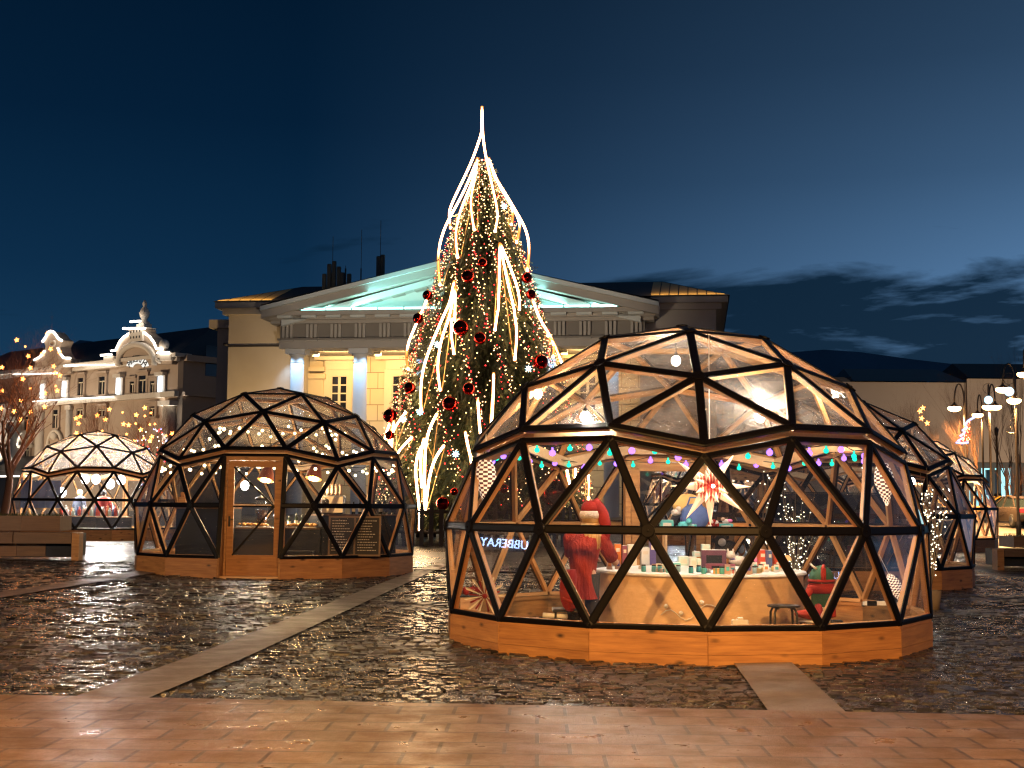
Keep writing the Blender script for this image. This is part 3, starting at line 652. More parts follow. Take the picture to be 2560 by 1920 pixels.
x=u(902,713,3); th=thing('antenna_mast','thin whip antenna standing alone on the town hall roof','antenna',TH.o+TH.u*x-TH.n*3+V((0,0,wz(902,713,3)-1)),0,'antennas on the town hall roof'); s=MB(); s.tube([(0,0,0),(0,0,2.2)],.05,6); s.tube([(0,0,2.2),(0,0,5)],.02,5); s.obj('mast',M_ANT,th); s=MB(); s.lathe((.9,0,.6),[(.01,-.1),(.4,-.05),(.5,.2),(.3,.45),(.01,.5)],12); s.bar((0,0,.6),(.6,0,.6),.05,.05); s.obj('dish',M_ANT,th)
# ------------------------------------------------------------------ lit corner hotel on the left
HO=Plane(443,1000,112,R(-40),.6)
hotel=thing('corner_hotel','ornate corner hotel with two curved gables outlined in white light','hotel',HO.o,HO.yaw)
M_HW=mat('hotel_plaster',(.40,.31,.24),.85,var=.12,scale=.7)
M_HT=mat('hotel_trim',(.58,.52,.45),.8,var=.08)
M_LED=emis('white_led',(1.,.90,.76),9.,'AUTO'); M_LEDB=emis('cool_led',(.80,.92,1.),4.,'AUTO')
def h(px,py,v=0): return HO.at(px,py,v)
def hr(px0,py0,px1,py1,v=0):
    a=h(px0,py0,v); bq=h(px1,py1,v); return min(a[0],bq[0]),max(a[0],bq[0]),min(a[1],bq[1]),max(a[1],bq[1])
zc1=h(240,914)[1]; zmid=h(240,998)[1]; xl=h(-120,1000)[0]; x0=0
s=MB(); s.bb(xl,0,0,16,-1,zc1); s.obj('wall',M_HW,hotel)
s=MB(); s.bb(xl,.25,-.35,0,zc1-.35,zc1+.0); s.bb(xl,.45,-.65,1,zc1,zc1+.3); s.obj('cornice',M_HT,hotel)
s=MB(); s.bb(xl,.2,-.45,-.0,zmid-.3,zmid+.15); s.obj('belt_cornice',M_HT,hotel)
s=MB(); s.add([(xl,-.3,zc1+.3),(.3,-.3,zc1+.3),(.3,16,zc1+.3),(xl,16,zc1+.3),(xl,6,zc1+3.4),(-3,6,zc1+3.4)],[(0,1,5,4),(2,3,4,5),(1,2,5),(3,0,4)]); s.obj('roof',M_ROOF,hotel)
def led(name,pts,r=.07,v=-.75,m=M_LED):
    s=MB(); s.tube([(a,v,c) for a,c in pts],r,5); return s.obj(name,m,hotel)
def zo(x,y): return (x*.2532,760+y*.2532)
def hz(x,y,v=0): return h(*zo(x,y),v)
for a,bq in (((700,615),(1200,607)),((640,690),(200,700)),((390,968),(720,945)),((720,945),(1190,922))): led('light_strip',[hz(*a),hz(*bq)],.05,-.72)
# right gable
gab=[(1190,600),(1200,470),(1215,430),(1240,380),(1280,335),(1340,295),(1345,250),(1480,250),(1485,290),(1540,330),(1580,385),(1605,440),(1660,460),(1740,500),(1745,600)]
s=MB(); s.prism([hz(*q) for q in gab],-.5,.6); s.obj('gable',M_HW,hotel)
led('light_strip',[hz(*q) for q in [(1160,468),(1200,465),(1240,380),(1280,335),(1340,295)]],.09,-.62)
led('light_strip',[hz(*q) for q in [(1485,288),(1540,330),(1580,385),(1605,445),(1665,455)]],.09,-.62)
for a,bq in (((1300,252),(1518,250)),((1372,185),(1470,180)),((1080,515),(1185,508)),((1640,492),(1755,488))): led('light_strip',[hz(*a),hz(*bq)],.09,-.85)
def hbox(name,x0,y0,x1,y1,v0,v1,m,par=None):
    a=hz(x0,y0); bq=hz(x1,y1); s=MB(); s.bb(min(a[0],bq[0]),max(a[0],bq[0]),v0,v1,min(a[1],bq[1]),max(a[1],bq[1])); return s.obj(name,m,par or hotel)
hbox('attic_block',1345,385,1478,262,-.75,-.5,M_HT); hbox('attic_block',1312,262,1508,240,-.9,.5,M_HT); hbox('attic_block',1385,240,1460,195,-.4,.4,M_HT)
hbox('attic_block',1090,570,1190,520,-.7,.4,M_HT); hbox('attic_block',1645,570,1755,495,-.7,.4,M_HT)
c=hz(1425,180); s=MB(); s.lathe((c[0],0,c[1]-.2),[(.42,0),(.48,.15),(.22,.4),(.36,.65),(.45,1.),(.3,1.3),(.14,1.55),(.2,1.8),(.06,2.1)],14); s.obj('finial',M_HT,hotel)
c=hz(1640,440); s=MB(); s.ball((c[0],-.2,c[1]+.3),.45); s.obj('finial',M_HT,hotel)
def arc(cx,cy,r,a0,a1,n=16,sy=1): return [(cx+r*math.cos(R(a0+(a1-a0)*i/n)),cy-sy*r*math.sin(R(a0+(a1-a0)*i/n))) for i in range(n+1)]
s=MB(); s.tube([(q[0],-.62,q[1]) for q in [hz(*k) for k in arc(1410,580,175,-10,190)]],.28,6); s.obj('arch_moulding',M_HT,hotel)
s=MB(); s.tube([(q[0],-.60,q[1]) for q in [hz(*k) for k in [(1190,598),(1215,560),(1250,500)]]],.16,6); s.tube([(q[0],-.60,q[1]) for q in [hz(*k) for k in [(1570,490),(1600,550),(1640,580)]]],.16,6); s.obj('arch_moulding',M_HT,hotel)
s=MB(); fan=[hz(*k) for k in arc(1412,640,112,12,168)]+[hz(*k) for k in arc(1412,640,48,168,12)]
n=17
for i in range(16): s.add([(fan[i][0],-.56,fan[i][1]),(fan[i+1][0],-.56,fan[i+1][1]),(fan[32-i][0],-.56,fan[32-i][1]),(fan[33-i][0],-.56,fan[33-i][1])],[(0,1,2,3)]); s.add([(fan[i][0],-.51,fan[i][1]),(fan[i+1][0],-.51,fan[i+1][1]),(fan[32-i][0],-.51,fan[32-i][1]),(fan[33-i][0],-.51,fan[33-i][1])],[(3,2,1,0)])
sign=s.obj('name_panel',M_LED if False else emis('lit_sign',(1.,.95,.86),1.1,'AUTO'),hotel)
def text_obj(txt,size,name,m,parent,mtx,ext=.02,align='CENTER'):
    cu=bpy.data.curves.new(name,'FONT'); cu.body=txt; cu.size=size; cu.extrude=ext; cu.align_x=align; cu.align_y='CENTER'; cu.resolution_u=3
    to=bpy.data.objects.new(name,cu); COL.objects.link(to); dg=bpy.context.evaluated_depsgraph_get(); me=bpy.data.meshes.new_from_object(to.evaluated_get(dg)); bpy.data.objects.remove(to); bpy.data.curves.remove(cu)
    me.materials.clear(); me.materials.append(m); o=bpy.data.objects.new(name,me); COL.objects.link(o)
    if parent: o.parent=parent
    o.matrix_local=mtx; return o
M_LET=mat('sign_letters',(.03,.03,.03),.6)
for i,chh in enumerate('ASTORIJA'):
    a=151-17.4*i; q=hz(*arc(1412,640,90,a,a,1)[0]); text_obj(chh,.82,'letter',M_LET,sign,M.Translation((q[0],-.58,q[1]))@M.Rotation(R(90-a)*1.0,4,'Y')@M.Rotation(R(90),4,'X'))
q=hz(1412,330)
s=MB()
for r_ in range(2):
    for k in range(4): s.bb(q[0]-.75+k*.42,q[0]-.60+k*.42,-.775,-.752,q[1]+.35-r_*.5,q[1]+.55-r_*.5)
s.bb(q[0]-.5,q[0]+.5,-.775,-.752,q[1]-.62,q[1]-.5); s.bb(q[0]-1.0,q[0]-.62,-.775,-.752,q[1]-.78,q[1]-.68); s.bb(q[0]+.62,q[0]+1.0,-.775,-.752,q[1]-.78,q[1]-.68); s.obj('relief_plaque',M_LET,hotel)
# left gable
gl=[(380,690),(400,560),(470,500),(500,430),(480,370),(520,320),(545,285),(575,278),(605,300),(630,340),(670,365),(640,430),(650,480),(690,540),(750,545),(745,690)]
s=MB(); s.prism([hz(*q) for q in gl],-.5,.6); s.obj('gable',M_HW,hotel)
led('light_strip',[hz(*q) for q in [(478,378),(515,325),(530,290),(560,275),(590,282),(610,310),(635,345),(672,368)]],.10,-.62)
led('light_strip',[hz(*q) for q in [(630,440),(650,490),(690,538),(755,540)]],.09,-.62); led('light_strip',[hz(*q) for q in [(395,560),(450,530),(500,470)]],.09,-.62)
s=MB(); s.tube([(q[0],-.55,q[1]) for q in [hz(*k) for k in arc(575,395,26,0,360)]],.1,5); s.obj('round_window',M_HT,hotel)
# windows
WIN=[(778,728,836,885),(985,715,1050,875),(1380,705,1455,860),(1295,765,1338,860),(1495,760,1540,855),(530,1045,585,1205),(250,1110,300,1225),(770,1030,830,1090),(980,1035,1050,1090),(1490,1010,1540,1090),(245,1390,300,1560),(90,1150,110,1225),(520,1380,580,1420),(90,1390,105,1560)]
for x0_,y0_,x1_,y1_ in WIN:
    a=hz(x0_,y1_); bq=hz(x1_,y0_); X0,X1,Z0,Z1=a[0],bq[0],a[1],bq[1]
    s=MB(); k=.28; s.bb(X0-k,X0,-.16,.02,Z0-.2,Z1+k); s.bb(X1,X1+k,-.16,.02,Z0-.2,Z1+k); s.bb(X0,X1,-.16,.02,Z1,Z1+k); s.bb(X0-k-.1,X1+k+.1,-.3,.025,Z0-.35,Z0-.2); s.bb(X0-k-.1,X1+k+.1,-.32,.025,Z1+k,Z1+k+.18)
    wd=s.obj('window',M_HW,hotel)
    s=MB(); s.bb(X0,X1,-.03,.015,Z0-.2,Z1); s.obj('pane',M_DARKGLASS,wd)
    s=MB(); s.bb((X0+X1)/2-.05,(X0+X1)/2+.05,-.08,-.032,Z0-.2,Z0+(Z1-Z0)*.66); s.bb(X0,X1,-.08,-.034,Z0+(Z1-Z0)*.66,Z0+(Z1-Z0)*.66+.1); s.obj('sash',M_FRAME,wd)
for x,y in ((560,1320),(262,1330)):
    c=hz(x,y); s=MB(); s.tube([(c[0]+1.1*math.cos(R(a)),-.2,c[1]-.6+1.2*math.sin(R(a))) for a in range(0,181,15)],.18,6); s.ball((c[0],-.25,c[1]+.15),.4,8,6); s.bb(c[0]-1.4,c[0]+1.4,-.3,.02,c[1]-.85,c[1]-.6); s.obj('window_pediment',M_HT,hotel)
# lit pilasters
for x,y0_,y1_,wd,m_,sp_ in ((662,770,915,22,M_LEDB,0),(445,800,930,20,M_LEDB,0),(1197,740,890,24,M_LEDB,0),(1611,720,880,26,M_LEDB,0)):
    hbox('light_bar',x-wd*.36,y0_,x+wd*.36,y1_,-.42,-.25,m_); hbox('lamp_bracket',x-wd*1.6,y0_-40,x+wd*1.6,y0_-15,-.5,0,M_HT); hbox('pilaster',x-wd*1.2,y0_-10,x+wd*1.2,y1_+20,-.2,.02,M_HT)
for x0_,x1_,y0_,y1_ in ((378,448,1045,1480),(672,722,1045,1335),(130,210,1160,1520),(1640,1738,1005,1260),(0,14,1180,1500)):
    a=hz(x0_,y1_); bq=hz(x1_,y0_); cx=(a[0]+bq[0])/2; r=(bq[0]-a[0])/2
    s=MB(); s.lathe((cx,-.15,a[1]-3),[(r*1.05,0),(r,2.),(r*.95,bq[1]-a[1]+3)],16); s.bb(cx-r*1.3,cx+r*1.3,-r*1.3,.05,bq[1],bq[1]+.4); s.obj('half_column',M_HT,hotel)
    lamp('SPOT',(cx,-1.3,a[1]-2.2),4200,(1.,.93,.80),hotel,radius=.1,name='uplight',spot=46,blend=.9,target=(cx,-.1,bq[1]-1))
# darker side wing round the corner
s=MB(); s.add([(0.01,0,-1),(0.01,0,zc1),(0.01,20,zc1),(0.01,20,-1),(.3,.3,-1),(.3,.3,zc1-.02),(.3,20,zc1-.02),(.3,20,-1)],[(4,5,6,7),(0,3,2,1),(0,1,5,4),(1,2,6,5),(2,3,7,6)]); s.obj('side_wall',M_HW,hotel)
for k in range(4):
    for zz in (zmid+1.6,zmid-4.5): s=MB(); s.bb(.29,.34,2.5+k*4,3.9+k*4,zz,zz+2.6); s.obj('side_window',M_DARKGLASS,hotel)
s=MB(); s.bb(.30,.75,.3,20,zc1-.3,zc1+.2); s.bb(.30,.6,.3,20,zmid-.2,zmid+.1); s.obj('side_cornice',M_HW,hotel)
lamp('SPOT',(-16,-24,1.),25000,(1.,.74,.47),hotel,radius=.4,name='floodlight',spot=70,blend=.6,target=(-9,0,9))
# low eave in front of the hotel and lit shop under it
s=MB(); a=HO.at(-40,1195,-4); bq=HO.at(80,1160,-4); s.bb(a[0],bq[0],-4,-.02,a[1]+.2,a[1]+.55); s.add([(a[0],-4.2,a[1]+.55),(bq[0],-4.2,a[1]+.55),(bq[0],-.02,a[1]+2.1),(a[0],-.02,a[1]+2.1)],[(0,1,2,3)]); s.obj('awning',M_ROOF,hotel)
led('light_strip',[(a[0],a[1]+.12),(bq[0],a[1]+.12)],.05,-4.05)
# ------------------------------------------------------------------ long plain building on the right
LB=Plane(2350,1000,118,R(0),.85)
lb=thing('long_building','long plain beige building with a dark roof and glowing glass shopfront','building',LB.o,0)
def lr(px,py,v=0): return LB.at(px,py,v)
M_LBW=mat('beige_render',(.42,.33,.25),.9,var=.12,scale=.25,bump=.2,bscale=3)
xa=lr(1900,960)[0]; xb=lr(2475,960)[0]; xc=lr(2900,960)[0]; zt1=lr(2300,956)[1]; lamp('SPOT',(8,-22,1.2),13000,(1.,.76,.54),lb,radius=.4,name='floodlight',spot=110,blend=.8,target=(8,0,9)); zt2=lr(2500,948)[1]; zs=lr(2500,1156)[1]  # unseen flood added to brighten the beige wall
s=MB(); s.bb(xa,xb-60/30,0,14,-1,zt1); s.obj('wall',M_LBW,lb)
xm=lr(2412,960)[0]
s=MB(); s.bb(xb-2.005,xm,-.01,14,zs,zt1); s.bb(xm+.08,xc,-.3,14,zs,zt2); s.bb(xm-.0,xm+.08,-.1,.2,zs,zt1); s.obj('wall',M_LBW,lb)
s=MB(); zr=lr(2200,908)[1]; s.add([(lr(2128,950)[0],-.8,zt1+.02),(xm,-.8,zt1+.02),(xm,8,zr+.3),(lr(2165,905)[0],8,zr+.3),(lr(2128,950)[0],14,zt1+.02),(xm,14,zt1+.02)],[(0,1,2,3),(3,2,5,4),(0,3,4)]); s.bb(xa,lr(2128,950)[0],0,14,zt1,zt1+.4); s.obj('roof',M_ROOF,lb)
s=MB(); zr2=lr(2500,900)[1]; s.add([(xm+.01,-1,zt2+.02),(xc,-1,zt2+.02),(xc,8,zr2+.5),(lr(2455,905)[0],8,zr2+.5),(xm+.01,14,zt2+.02),(xc,14,zt2+.02)],[(0,1,2,3),(3,2,5,4),(0,3,4)]); s.obj('roof',mat('rust_roof',(.05,.035,.03),.7),lb)
M_SHOP=emis('shop_interior',(.36,.80,.86),2.0,'AUTO')
s=MB(); sa=lr(2410,1160)[0]; s.bb(sa-3,xc,3.,3.2,-1,zs); s.obj('shop_backwall',M_SHOP,lb)
s=MB(); s.bb(sa-3,xc,.0,3,zs-.15,zs-.02); s.bb(xb-2,sa-3,-.02,14,-1,zs-.03); s.obj('shop_ceiling',M_LBW,lb)
s=MB()
for px in (2429,2450,2484,2499,2517,2533,2545): x=lr(px,1200)[0]; s.bb(x-.12,x+.12,-.05,.1,-1,zs-.03)
x=lr(2548,1200)[0]; s.bb(x-.4,x+.6,-.1,.5,-1,zs-.031); s.bb(sa-3,xc,-.06,.12,zs-.5,zs-.032); s.obj('shopfront_frame',M_ANT,lb)
s=MB(); s.quad((sa-3,.04,-1),(xc,.04,-1),(xc,.04,zs-.5),(sa-3,.04,zs-.5)); s.obj('shop_glass',MT['glass'],lb)
for px,py,wq,hq in ((2479,1206,1.0,2.2),(2540,1203,.9,2.2),(2425,1203,2.2,.9)):
    x,z=lr(px,py,2); s=MB(); s.bb(x-wq/2,x+wq/2,2,2.1,z-hq/2,z+hq/2); s.obj('shop_panel',mat('panel_grey',(.2,.3,.33),.6),lb)
# ------------------------------------------------------------------ decorated tree
TY=48.5; tb=P(1204,1300,TY); TX=tb.x; TG=g(TX,TY)
PROF=[(340,.10),(390,.32),(440,.70),(480,1.0),(560,1.48),(620,1.78),(700,2.2),(800,2.75),(900,3.25),(1000,3.6),(1100,3.85),(1160,3.7)]  # display y, radius
PR=[(P(1204,y*1.1573,TY).z,r) for y,r in PROF][::-1]
def trad(z): return lerp(PR,z)
ZT=PR[-1][0]
tree=thing('christmas_tree','tall cone shaped fir tree densely hung with warm lights','tree',(TX,TY,TG))
M_NEEDLE=None
m,t=newmat('fir_needles'); gi=t.n('ShaderNodeNewGeometry').outputs['Random Per Island']
p=prin(t,t.ramp(gi,[(0,(.015,.03,.010)),(.45,(.040,.058,.016)),(.8,(.085,.08,.022)),(1,(.15,.11,.035))]),.7); t.l(p.outputs[0],t.out.inputs[0]); M_NEEDLE=m
M_TRUNK=mat('trunk_bark',(.05,.035,.025),.9,bump=.5)
s=MB(); s.tube([(0,0,0),(0,0,ZT-TG-.4)],[.35,.05],10); s.obj('trunk',M_TRUNK,tree)
s=MB(); rn=random.Random(1); vs=[]; n=44; lv=[TG+.5+(ZT-TG-.9)*i/40 for i in range(41)]
for z in lv:
    for j in range(n): a=2*PI*j/n; k=trad(z)*.80*(.86+.14*math.cos(a*11+math.sin(z*1.3)*1.2))*rn.uniform(.93,1.05); vs.append((k*math.cos(a),k*math.sin(a),z-TG))
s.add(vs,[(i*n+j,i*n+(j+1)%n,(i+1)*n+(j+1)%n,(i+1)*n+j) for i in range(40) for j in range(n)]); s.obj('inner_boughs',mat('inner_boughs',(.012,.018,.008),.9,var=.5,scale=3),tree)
rnd=random.Random(3)
s=MB()
for i in range(15000):
    z=TG+.5+(ZT-TG-.5)*(1-math.sqrt(rnd.random())*.999)
    a=rnd.random()*2*PI; lobe=.82+.18*math.cos(a*11+math.sin(z*1.3)*1.2); rr=trad(z)*lobe*(.72+.30*rnd.random()**.6)
    c=V((rr*math.cos(a),rr*math.sin(a),z-TG)); out=V((math.cos(a),math.sin(a),-.2-1.3*rnd.random())).normalized()
    L=.16+.30*rnd.random()
    if rnd.random()<.04: L*=1.7; out=V((math.cos(a),math.sin(a),-.1)).normalized()
    side=out.cross(V((rnd.uniform(-1,1),rnd.uniform(-1,1),rnd.uniform(-1,1)))).normalized(); tipp=c+out*L
    s.add([c-side*.012,c+side*.012,tipp],[(0,1,2)])
    for k in range(5):
        f=.15+.17*k; b0=c+out*L*f
        for sg in (-1,1):
            q=b0+(out*.75+side*sg*.8+V((0,0,rnd.uniform(-.2,.1))))*(.15*(1.15-f)); w_=out*.014
            s.add([b0-w_,b0+w_,q],[(0,1,2)])
s.obj('crown',M_NEEDLE,tree)
m,t=newmat('warm_light_tube'); lw=t.n('ShaderNodeLayerWeight'); lw.inputs[0].default_value=.5; e=t.n('ShaderNodeEmission'); t.l(t.ramp(lw.outputs['Facing'],[(.10,(1.,.70,.38)),(.35,(1.,.40,.10)),(.8,(1.,.26,.04))]),e.inputs[0]); t.l(t.math('MULTIPLY',t.ramp(lw.outputs['Facing'],[(.10,1.),(.30,.05),(.8,.011)]),70.),e.inputs[1]); t.l(e.outputs[0],t.out.inputs[0]); M_TUBE=m  # tube rims coloured orange, standing in for the glow around them
M_ROD=mat('gilded_frame',(.55,.32,.12),.35,.8)
def z1(x,y): return (1000+.3617*x,230+.3617*y)
def z3(x,y): return (900+.3796*x,750+.3796*y)
def z7(x,y): return (1380+.1537*x,1050+.1537*y)
TUBES=[[z1(*q) for q in l] for l in (
 [(567,100),(565,260),(558,300),(500,470),(420,640),(350,790),(340,860),(350,945)],
 [(567,100),(571,300),(600,480),(640,660),(670,800),(675,870),(655,970)],
 [(535,455),(520,600),(490,720),(495,850),(515,960)],
 [(530,470),(500,620),(440,760),(395,900),(385,1020),(400,1150)],
 [(528,480),(480,600),(410,750),(310,930),(265,1100),(268,1250),(278,1340)],
 [(612,455),(660,590),(740,720),(810,840),(870,950),(895,1080),(878,1240)],
 [(614,460),(680,640),(770,780),(825,890),(825,960),(805,1045)],
 [(770,790),(782,860),(768,920)])]
TUBES+=[[z1(690,1045),z1(687,1250),z1(680,1500),z3(905,80),z3(888,205)],[z1(692,1050),z1(740,1300),z1(790,1500),z3(1018,100),z3(1035,220),z3(1018,400)],[z1(695,1050),z1(770,1230),z1(825,1400),z1(825,1510)],
 [z1(375,1305),z1(345,1450),z3(570,60),z3(500,220),z3(430,400),z3(400,560),z3(403,740)],[z1(378,1340),z1(345,1550),z3(540,240),z3(513,400),z3(515,500),z3(530,600)],[z1(382,1350),z1(378,1600),z3(603,100),z3(600,230),z3(620,360)]]
TUBES+=[[z3(*q) for q in l] for l in (
 [(440,0),(360,180),(320,280),(305,370),(318,460)],[(1140,0),(1180,120),(1250,230),(1300,340),(1330,420)],[(1232,230),(1280,290),(1270,380)],
 [(880,480),(878,600),(868,800),(850,900)],[(775,650),(785,800),(795,900)],[(693,865),(710,960),(728,1030),(740,1120)],
 [(305,735),(240,820),(205,900),(190,960),(182,1080)],[(510,745),(460,840),(432,960),(425,1150),(425,1400)],[(405,960),(368,1060),(370,1200),(395,1400),(390,1530)],
 [(555,955),(490,1050),(450,1200),(430,1400)],[(345,900),(285,960),(240,1020),(225,1100)],[(195,815),(165,900),(160,960)])]
TUBES+=[[z7(*q) for q in l] for l in ([(225,650),(240,800),(270,960),(300,1080)],[(385,630),(380,800),(375,970)],[(585,870),(605,1050),(590,1300)],[(450,620),(520,720),(560,800)],[(330,1170),(300,1300),(345,1440)])]
TUBES+=[[(985,1050),(978,1120),(985,1180)],[(1060,1095),(1050,1150),(1055,1220)]]
def onsurf(px,py,extra=.12):
    # where the photo ray meets the cone of the crown, else its silhouette
    d=ray(px,py); best=None
    for i in range(200):
        Yv=TY-4.6+i*.025; q=CAM+d*(Yv/d.y); r=trad(q.z)+extra
        if (q.x-TX)**2+(Yv-TY)**2<=r*r: return q
    return CAM+d*(TY/d.y)
def dense(pts,k=5):
    out=[]
    n=len(pts)
    for i in range(n-1):
        p0,p1,p2,p3=pts[max(i-1,0)],pts[i],pts[i+1],pts[min(i+2,n-1)]
        for j in range(k):
            f=j/k; out.append(tuple(.5*((2*p1[c])+(-p0[c]+p2[c])*f+(2*p0[c]-5*p1[c]+4*p2[c]-p3[c])*f*f+(-p0[c]+3*p1[c]-3*p2[c]+p3[c])*f**3) for c in (0,1)))
    return out+[tuple(pts[-1])]
def rank(v,names): return names[v]
TUBE_T=[]
for i,l in enumerate(TUBES):
    dp=dense(l); pts=[onsurf(*q) for q in dp]
    # smooth the depth along the tube
    for _ in range(6): pts=[pts[0]]+[(pts[k-1]+pts[k]*2+pts[k+1])/4 for k in range(1,len(pts)-1)]+[pts[-1]] if len(pts)>2 else pts
    o0=pts[0]; up_='%d'%i
    mx=sum(q[0] for q in l)/len(l); my=sum(q[1] for q in l)/len(l); my0=l[0][1]
    th=thing('light_tube','',"light tube",o0,0,'curved light tubes on the decorated tree')
    TUBE_T.append(th)
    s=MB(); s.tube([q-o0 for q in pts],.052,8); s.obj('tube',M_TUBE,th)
    if i>1:
        s=MB(); a_=V((0,0,0)); b_=pts[-1]-o0; inn=V((TX-o0.x,TY-o0.y,0)); inn=inn.normalized()*.10 if inn.length>.01 else V((0,.1,0))
        s.tube([a_+inn,b_+inn],.016,4); 
        for f in (.45,.97): k=int(f*(len(pts)-1)); s.tube([a_.lerp(b_,f)+inn,pts[k]-o0],.014,4)
        s.obj('frame_rod',M_ROD,th)
def place_words(px,py):
    vy='at the very top' if py<520 else 'on the upper third' if py<760 else 'at mid height' if py<950 else 'near the foot' 
    vx='left edge' if px<1050 else 'left side' if px<1150 else 'middle' if px<1250 else 'right side' if px<1330 else 'right edge'
    return vy,vx
# labels: by length, side and height
TL=['long outer tube running from the tree tip down its upper left','long tube running from the tree tip down the upper right of the centre','short left tube of the upper bunch, nearest the trunk line','second tube from the centre in the upper left bunch','widest tube of the upper left bunch, bowing out to the tree edge','widest tube of the upper right bunch, bowing far out past the tree edge','inner tube of the upper right bunch ending above the outer one','shortest thin tube inside the upper right bunch',
 'left straight tube of the bunch right of the large baubles','longest middle tube of the bunch right of the large baubles','short right tube of the bunch right of the large baubles','longest left tube beside the large centre bauble, ending by a blue spark','middle tube of the bunch left of the large centre bauble','short right tube of the bunch touching the large centre bauble','thin tube bowing past the tree edge over the town hall columns','outer right tube crossing down to the big dome roof','short second tube on the right edge just above the big dome roof',
 'straight vertical tube low in the middle, ending at the big dome roof','short vertical tube just left of the straight one by the big dome roof','lowest short slanted tube ahead of the big dome roof edge','curved tube at the far left foot of the tree above the small dome','tall curved tube standing on the fence, longest at the foot','left tube of the sheaf standing on the fence, lowest end','right tube of the sheaf standing on the fence, curling right','short slanting tube between the left bauble and the fence sheaf','short tube hanging under the lowest left bauble',
 'leftmost tube seen through the big dome glass','second tube seen through the big dome glass','right hand tube seen through the big dome glass, beside its door post','short slanting tube at the top of those seen through the big dome','lowest tube seen through the big dome glass near the person','tube seen through the right end of the small dome','small tube seen just right of the small dome at mid ring height']
for o,l in zip(TUBE_T,TL): o['label']='lit '+l if not l.startswith('lit') else l
# baubles
M_BAU,t=newmat('red_bauble'); p=prin(t,(.42,.012,.008),.06,1.,.5); t.l(p.outputs[0],t.out.inputs[0])
BAU=[(z1(570,1180),32,'small glossy red bauble highest on the tree, near the middle'),(z1(470,1275),45,'glossy red bauble second highest, left of the highest one'),(z1(875,1285),38,'glossy red bauble on the right edge against the pediment'),(z1(905,1400),35,'glossy red bauble just below the one on the right edge against the pediment'),(z1(190,1405),35,'glossy red bauble on the left edge against the pediment'),(z1(125,1565),38,'glossy red bauble on the left edge beside the grey cornice'),(z1(420,1630),55,'largest red bauble at the centre of the tree beside the light tubes'),
 (z3(790,252),42,'red bauble just right of and below the largest centre one'),(z3(1190,408),50,'big red bauble just above the roof of the nearest dome'),(z3(328,580),40,'red bauble at the left edge by the yellow wall and its window'),(z3(717,585),42,'small red bauble in the middle above the largest low one'),(z3(592,683),50,'large red bauble low in the middle of the tree'),(z3(198,763),48,'red bauble sticking out at the far left over the small dome'),(z3(195,890),32,'red bauble half hidden under the far left one'),(z3(622,1262),26,'small red bauble low beside the big dome edge'),(z3(545,1340),44,'lowest red bauble just above the fence'),(z3(945,1240),32,'red bauble seen through the left glass of the big dome'),(z7(110,1050),150,'large red bauble seen through the big dome beside light tubes'),(z7(30,1180),90,'small red bauble seen through the big dome, lowest there')]
for (px,py),r,lab in BAU:
    k=.3617 if 'dome glass' not in lab else .38
    rr=r*.3617*48/F*1.0 if r<100 else r*.1537*.55*48/F
    q=onsurf(px,py,.25); th=thing('bauble',lab,'bauble',q,0,'red baubles on the decorated tree')
    s=MB(); s.ball((0,0,0),rr,20,14); s.obj('ball',M_BAU,th); s=MB(); s.lathe((0,0,rr*.96),[(rr*.2,0),(rr*.2,rr*.2),(rr*.05,rr*.25)],8); s.obj('cap',MT['gold'],th)
# strings of fairy lights hanging down the crown
M_FW=emis('fairy_warm',(1.,.58,.24),7.); M_FR=emis('fairy_red',(1.,.03,.03),7.); M_FB=emis('spark_blue',(.45,.8,1.),9.)
rnd=random.Random(11); NS=54
for i in range(NS):
    a=-PI/2+ (i-(NS-1)/2)*(2*PI*.60/NS); ztop=ZT-.15-rnd.random()*3.0*(i%3); zlow=TG+.8+rnd.random()*1.0
    red=(i%3==2); th=None
    s=MB(); pts=[]; z=ztop
    while z>zlow:
        aa=a+.10*math.sin(z*1.7+i)+rnd.uniform(-.03,.03); r=trad(z)*(.93+.10*rnd.random())+.05
        pts.append(V((TX+r*math.cos(aa),TY+r*math.sin(aa),z))); z-=.11+.18*rnd.random()
    o0=pts[0]
    pxx=i/(NS-1)
    th=thing('fairy_light_string','red and warm white fairy lights hanging in a string down the decorated tree' if red else 'warm white fairy lights hanging in a string down the decorated tree','fairy lights',o0,0,'red fairy light strings on the decorated tree' if red else 'white fairy light strings on the decorated tree')
    s.tube([q-o0 for q in pts],.006,3); s.obj('cable',MT['black'],th)
    s=MB()
    for q in pts:
        isr=(rnd.random()<.75) if red else (rnd.random()<.07)
        s.octa(q-o0+V((rnd.uniform(-.08,.08),rnd.uniform(-.1,0),0)),rnd.uniform(.015,.026),1 if isr else 0)
    tag(s.obj('bulb',[M_FW,M_FR],th),kind='stuff')
